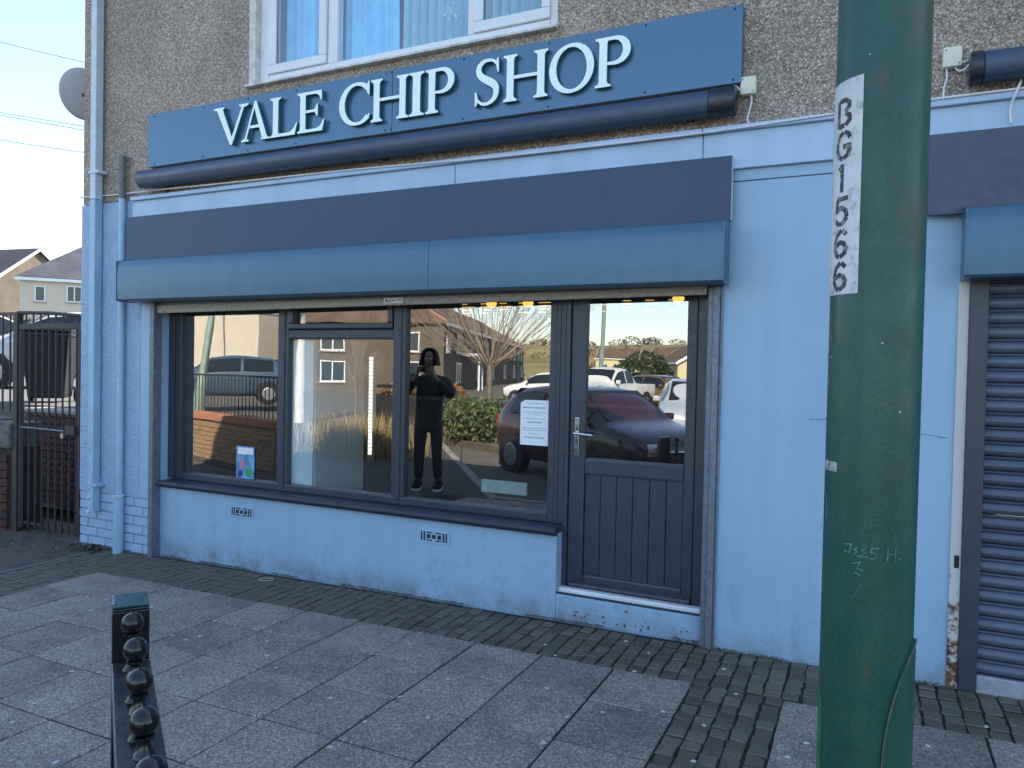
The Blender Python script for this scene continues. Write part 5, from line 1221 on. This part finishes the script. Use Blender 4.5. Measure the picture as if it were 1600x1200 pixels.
# lamp columns
LPM = M('pale_green_column', (.20, .27, .22), .5, var=.15)
def lamp(px0, py0, px1, py1, Y, label, r):
    a_, b_ = mir(px0, py0, Y), mir(px1, py1, Y); d_ = (b_-a_).normalized(); base_ = a_+d_*((RZ-a_.z)/d_.z); top = base_+d_*6.5/d_.z
    t = thing('lamp_post', label, 'lamp post', base_, group='lamp posts across the street')
    obj('shaft', MB().tube([base_-Vector((0, 0, .3)), base_+d_*1.3, base_+d_*1.35, top], [r*1.45, r*1.45, r, r*.7], 12), LPM, t, smooth=True); obj('lantern', MB().box(top.x-.12, top.x+.12, top.y-.1, top.y+.6, top.z-.05, top.z+.1), STEEL, t, bevel=.02)
lamp(307, 650, 330, 495, -7.2, 'pale green leaning lamp post reflected in the first window light', .085)
lamp(937, 600, 945, 480, -24, 'slim green lamp post reflected in the door glass', .10)
# bare pollarded trees
BARK = M('grey_bark', (.16, .13, .10), .9, var=.35, vs=14, bump=.5, bs=40); TWIG = M('sunlit_twig', (.30, .235, .17), .85, var=.2)
def bare_tree(base_, h, spread, label, n0=26, top=4.5, r=.11, pale=False):
    t = thing('bare_tree', label, 'tree', base_, group='bare winter trees'); tk = MB(); tw = MB(); b_ = Vector(base_)
    tk.tube([b_-Vector((0, 0, .3)), b_+Vector((.01, 0, h*.5)), b_+Vector((.03, .02, h)), b_+Vector((.03, .02, h+.15))], [r*1.2, r, r*1.1, r*.5], 10)
    def br(p_, d_, l, rr, dep):
        pts = [p_]; q_ = p_.copy(); dd = d_.copy()
        for i in range(5):
            dd = (dd+Vector((random.gauss(0, .07), random.gauss(0, .07), .06))).normalized(); q_ = q_+dd*l/5; pts.append(q_.copy())
        tw.tube(pts, [rr*(1-.15*i) for i in range(6)], 5)
        if dep:
            for _ in range(3 if dep > 1 else 2):
                i = random.choice((1, 2, 3, 4)); d2_ = (dd+Vector((random.gauss(0, .42), random.gauss(0, .42), random.uniform(0, .3)))).normalized(); br(pts[i], d2_, l*random.uniform(.4, .65), rr*.5, dep-1)
    for k in range(n0):
        a_ = random.uniform(0, 6.28); e_ = random.uniform(.12, 1.0); d_ = Vector((math.cos(a_)*spread*(1.05-e_*.6), math.sin(a_)*spread*(1.05-e_*.6), e_*1.3+.35)).normalized()
        br(b_+Vector((.03, .02, h-random.uniform(0, .25))), d_, random.uniform(.65, 1)*top, r*random.uniform(.13, .25), 2)
    obj('trunk', tk, M('birch_bark', (.55, .50, .44), .8, var=.3, vs=12) if pale else BARK, t, smooth=True); obj('branches', tw, TWIG, t, smooth=True)
p = mir(764, 640, -15); bare_tree((p.x, p.y, RZ), 1.75, 1.9, 'bare pollarded tree reflected in the large window pane', 66, 4.3, .08)
p = mir(468, 640, -11); bare_tree((p.x, p.y, RZ), 3.4, .6, 'pale trunked bare tree reflected over the cabinet', 14, 2.6, .13, True)
p = mir(555, 640, -14); bare_tree((p.x, p.y, RZ), 1.2, .5, 'thin bare sapling reflected in the second window light', 7, 3.0, .05)
# bush on the verge
p0, p1 = mirg(692, 697, RZ), mirg(790, 704, RZ); t = thing('bush', 'leafy green bush on the verge, reflected in the large window pane', 'bush', ((p0.x+p1.x)/2, (p0.y+p1.y)/2-.6, RZ))
bl = [((p0.x+(p1.x-p0.x)*k/8+random.uniform(-.1, .1), p0.y+(p1.y-p0.y)*k/8-.6+random.uniform(-.25, .25), RZ+.45+random.uniform(-.05, .12)), (.42, .6, .5)) for k in range(9)]
obj('foliage', foliage(bl, 7000, .055), EVG, t); mb = MB()
for c_, r_ in bl: mb.tube([(c_[0], c_[1], RZ-.1), (c_[0]+.05, c_[1], RZ+.6)], .02, 6)
obj('stems', mb, BARK, t)
vg = [mirg(694, 694, RZ), mirg(800, 712, RZ), mirg(860, 700, RZ), mirg(860, 660, RZ), mirg(690, 660, RZ)]
sheet('verge', [(v_.x, v_.y) for v_ in vg], RZ+.13, M('verge_soil', (.10, .085, .05), .95, var=.4, vs=6), 'raised soil verge under the reflected bush', .3)
# dry grass clump
def strands(c_, rx, ry, n, h, mat, name, label):
    mb = MB()
    for k in range(n):
        x = c_[0]+random.gauss(0, rx*.5); y = c_[1]+random.gauss(0, ry*.5); hh = h*random.uniform(.5, 1.1); lx_, ly_ = random.gauss(0, .16), random.gauss(0, .16); w3 = .008
        a_ = random.uniform(0, 3.14); dx, dy = math.cos(a_)*w3, math.sin(a_)*w3
        mb.add([(x-dx, y-dy, c_[2]), (x+dx, y+dy, c_[2]), (x+lx_*.4+dx*.7, y+ly_*.4+dy*.7, c_[2]+hh*.6), (x+lx_*.4-dx*.7, y+ly_*.4-dy*.7, c_[2]+hh*.6), (x+lx_, y+ly_, c_[2]+hh)], [(0, 1, 2, 3), (3, 2, 4)])
    return tag(obj(name, mb, mat), label, name.replace('_', ' '), kind='stuff')
p = mirg(545, 712, FP); strands((p.x, p.y-.3, FP), 1.1, .7, 1400, .75, mat_leaf('dry_grass', (.22, .15, .06), (.46, .34, .16)), 'dry_grass', 'tall dry grass clump reflected in the second window light')
# dark board fence with a brown hedge above it
a, b = mir(588, 655, -12.5), mir(700, 655, -12.5); t = thing('board_fence', 'dark board fence reflected in the window beside the bush', 'fence', ((a.x+b.x)/2, -12.5, RZ))
n = 16
for k in range(n): obj('board', MB().box(a.x+(b.x-a.x)*k/n+.004, a.x+(b.x-a.x)*(k+1)/n-.004, -12.52, -12.49, RZ, mir(630, 617, -12.5).z+random.uniform(-.01, .01)), M('dark_fence_wood', (.02, .018, .018), .8, var=.3), t)
obj('fence_rail', MB().box(a.x, b.x, -12.56, -12.521, .3, .38).box(a.x, b.x, -12.56, -12.521, .9, .98), BLACK, t)
t = thing('hedge', 'clipped brown beech hedge above the reflected board fence', 'hedge', ((a.x+b.x)/2, -13, RZ)); zz = mir(630, 617, -12.5).z
obj('foliage', foliage([((a.x+(b.x-a.x)*(k+.5)/5, -13.1, zz+.0), (.42, .4, .30)) for k in range(5)], 3600, .05), DRY, t); obj('stems', MB().tube([(a.x+.4, -13.1, RZ-.1), (a.x+.4, -13.1, zz)], .03, 6).tube([(b.x-.4, -13.1, RZ-.1), (b.x-.4, -13.1, zz)], .03, 6), BARK, t)

# ================================================================== person standing behind the camera, seen only in the glass
def skin_obj(name, pts, edges, radii, mat, parent, root=0, sub=2):
    me = bpy.data.meshes.new(name); me.from_pydata(pts, edges, []); me.materials.append(mat)
    o = bpy.data.objects.new(name, me); COL.objects.link(o); o.parent = parent
    md_ = o.modifiers.new('skin', 'SKIN'); md_.use_smooth_shade = True; md_.branch_smoothing = .6
    for i, r in enumerate(radii):
        sv = me.skin_vertices[0].data[i]; sv.radius = r if hasattr(r, '__len__') else (r, r); sv.use_root = (i == root)
    sb = o.modifiers.new('sub', 'SUBSURF'); sb.levels = sub; sb.render_levels = sub
    return o
p = mirg(668, 762, gz(-4.9)); pz = -.07
ps = thing('person', 'person in dark hooded jacket and pale soled trainers holding up a phone', 'person', (p.x, p.y, pz), R_(-22))
# local frame: facing +y
SK = M('skin_tone', (.26, .15, .11), .5, var=.05); JK = M('dark_jacket', (.040, .038, .036), .85, var=.3, vs=7, bump=.6, bs=14); TRS = M('dark_trousers', (.038, .037, .036), .9, var=.3, vs=6, bump=.6, bs=12)
P = []; E_ = []; RR = []
def v(x, y, z, r): P.append((x, y, z)); RR.append(r); return len(P)-1
def e(a_, b_): E_.append((a_, b_))
pel = v(0, 0, .94, (.15, .105)); wa = v(0, 0, 1.12, (.135, .10)); ch = v(0, .0, 1.34, (.165, .115)); ne = v(0, .0, 1.49, (.062, .062)); hd0 = v(0, .03, 1.60, (.07, .085)); hd1 = v(0, .025, 1.70, (.08, .10)); hd2 = v(0, .01, 1.77, (.055, .07))
for a_, b_ in ((pel, wa), (wa, ch), (ch, ne), (ne, hd0), (hd0, hd1), (hd1, hd2)): e(a_, b_)
hands = []
for s in (-1, 1):
    sh = v(s*.185, 0, 1.415, .062); el = v(s*.30, .16, 1.20, .046); wr_ = v(s*.10, .335, 1.46, .031); pa = v(s*.075, .36, 1.515, (.026, .036))
    e(ch, sh); e(sh, el); e(el, wr_); e(wr_, pa)
    for k, (dx, dz, ln_) in enumerate(((-.020, .030, .8), (-.024, .012, 1.0), (-.024, -.006, .95), (-.020, -.022, .75))):
        f1 = v(s*(.075+dx*-.3), .375, 1.525+dz, .0085); f2 = v(s*(.055), .405, 1.535+dz, .008); f3 = v(s*(.055-.035*ln_), .408, 1.535+dz, .007); e(pa, f1); e(f1, f2); e(f2, f3)
    t1 = v(s*.070, .345, 1.55, .010); t2_ = v(s*.045, .352, 1.575, .009); e(pa, t1); e(t1, t2_)
    hi = v(s*.095, 0, .88, .088); kn = v(s*.115, .02, .50, .058); an = v(s*.125, -.02, .10, .040); to = v(s*.14, .13, .045, .036)
    e(pel, hi); e(hi, kn); e(kn, an); e(an, to)
skin_obj('body', P, E_, RR, SK, ps, 0)
P = []; E_ = []; RR = []
hem = v(0, 0, .72, (.17, .13)); pel = v(0, 0, .84, (.19, .145)); e(hem, pel); wa = v(0, 0, 1.10, (.215, .165)); ch = v(0, 0, 1.33, (.225, .16)); ne = v(0, -.01, 1.47, (.13, .12)); e(pel, wa); e(wa, ch); e(ch, ne)
for s in (-1, 1):
    sh = v(s*.205, 0, 1.405, .095); el = v(s*.315, .155, 1.20, .078); wr_ = v(s*.13, .30, 1.42, .045); e(ch, sh); e(sh, el); e(el, wr_)
skin_obj('jacket', P, E_, RR, JK, ps, 0)
P = []; E_ = []; RR = []
pel = v(0, 0, .92, (.12, .09))
for s in (-1, 1):
    hi = v(s*.095, 0, .86, .100); kn = v(s*.115, .02, .50, .075); an = v(s*.125, -.02, .12, .065); e(pel, hi); e(hi, kn); e(kn, an)
skin_obj('trousers', P, E_, RR, TRS, ps, 0)
# hood: open shell round the head
mb = MB(); vs = []; n = 20; rows_ = 9
for i in range(rows_+1):
    th_ = -.55+2.0*i/rows_
    for k in range(n+1):
        ph = R_(38)-(R_(360-104))*k/n*1.0; rr = .135*math.cos(max(-.9, th_*.95)) if th_ > 0 else .135*(1+.25*(-th_))
        vs.append((rr*math.cos(ph)*.92, .01+rr*math.sin(ph)*1.08, 1.665+.155*math.sin(th_)))
fs = [(i*(n+1)+k, i*(n+1)+k+1, (i+1)*(n+1)+k+1, (i+1)*(n+1)+k) for i in range(rows_) for k in range(n)]
ho = obj('hood', mb.add(vs, fs), JK, ps, local=True, smooth='all'); sm_ = ho.modifiers.new('t', 'SOLIDIFY'); sm_.thickness = .018
for s in (-1, 1):
    so = [(-.048, -.09), (.048, -.09), (.058, .06), (.05, .17), (.0, .20), (-.045, .17), (-.052, .06)]
    shoe = obj('shoe', MB().prism([(s*.135+x_, y_) for x_, y_ in so], .032, .085, 'z').prism([(s*.135+x_*.8, y_*.75-.03) for x_, y_ in so], .0855, .125, 'z'), BLACK, ps, local=True, bevel=.014, seg=2)
    obj('sole', MB().prism([(s*.135+x_*1.06, y_*1.04) for x_, y_ in so], 0, .0315, 'z'), WHITE, shoe, local=True, bevel=.006)
# face details on the shaded face, and the phone
for s in (-1, 1): obj('eye', MB().lathe([(.001, -.012), (.009, -.007), (.012, 0), (.009, .007), (.001, .012)], 10, (s*.032, .108, 1.665)), WHITE, ps, local=True, smooth=True); obj('ear', MB().prism([(-.015, 1.62), (.02, 1.63), (.025, 1.68), (-.01, 1.69)], s*.078, s*.092, 'x'), SK, ps, local=True, bevel=.005)
obj('nose', MB().prism([(.10, 1.675), (.135, 1.635), (.10, 1.63)], -.013, .013, 'x'), SK, ps, local=True, bevel=.005); obj('mouth', MB().box(-.026, .026, .098, .107, 1.595, 1.603), M('lips', (.25, .10, .09), .5), ps, local=True)
ph_ = tag(obj('phone', MB().box(-.078, .078, -.004, .004, -.037, .037), BLACKP, bevel=.003), 'dark phone held up in both hands by the hooded person', 'phone')
ph_.rotation_euler = (0, 0, R_(-22)); rot_ = Matrix.Rotation(R_(-22), 3, 'Z'); ph_.location = Vector((p.x, p.y, pz))+rot_ @ Vector((0, .393, 1.54))
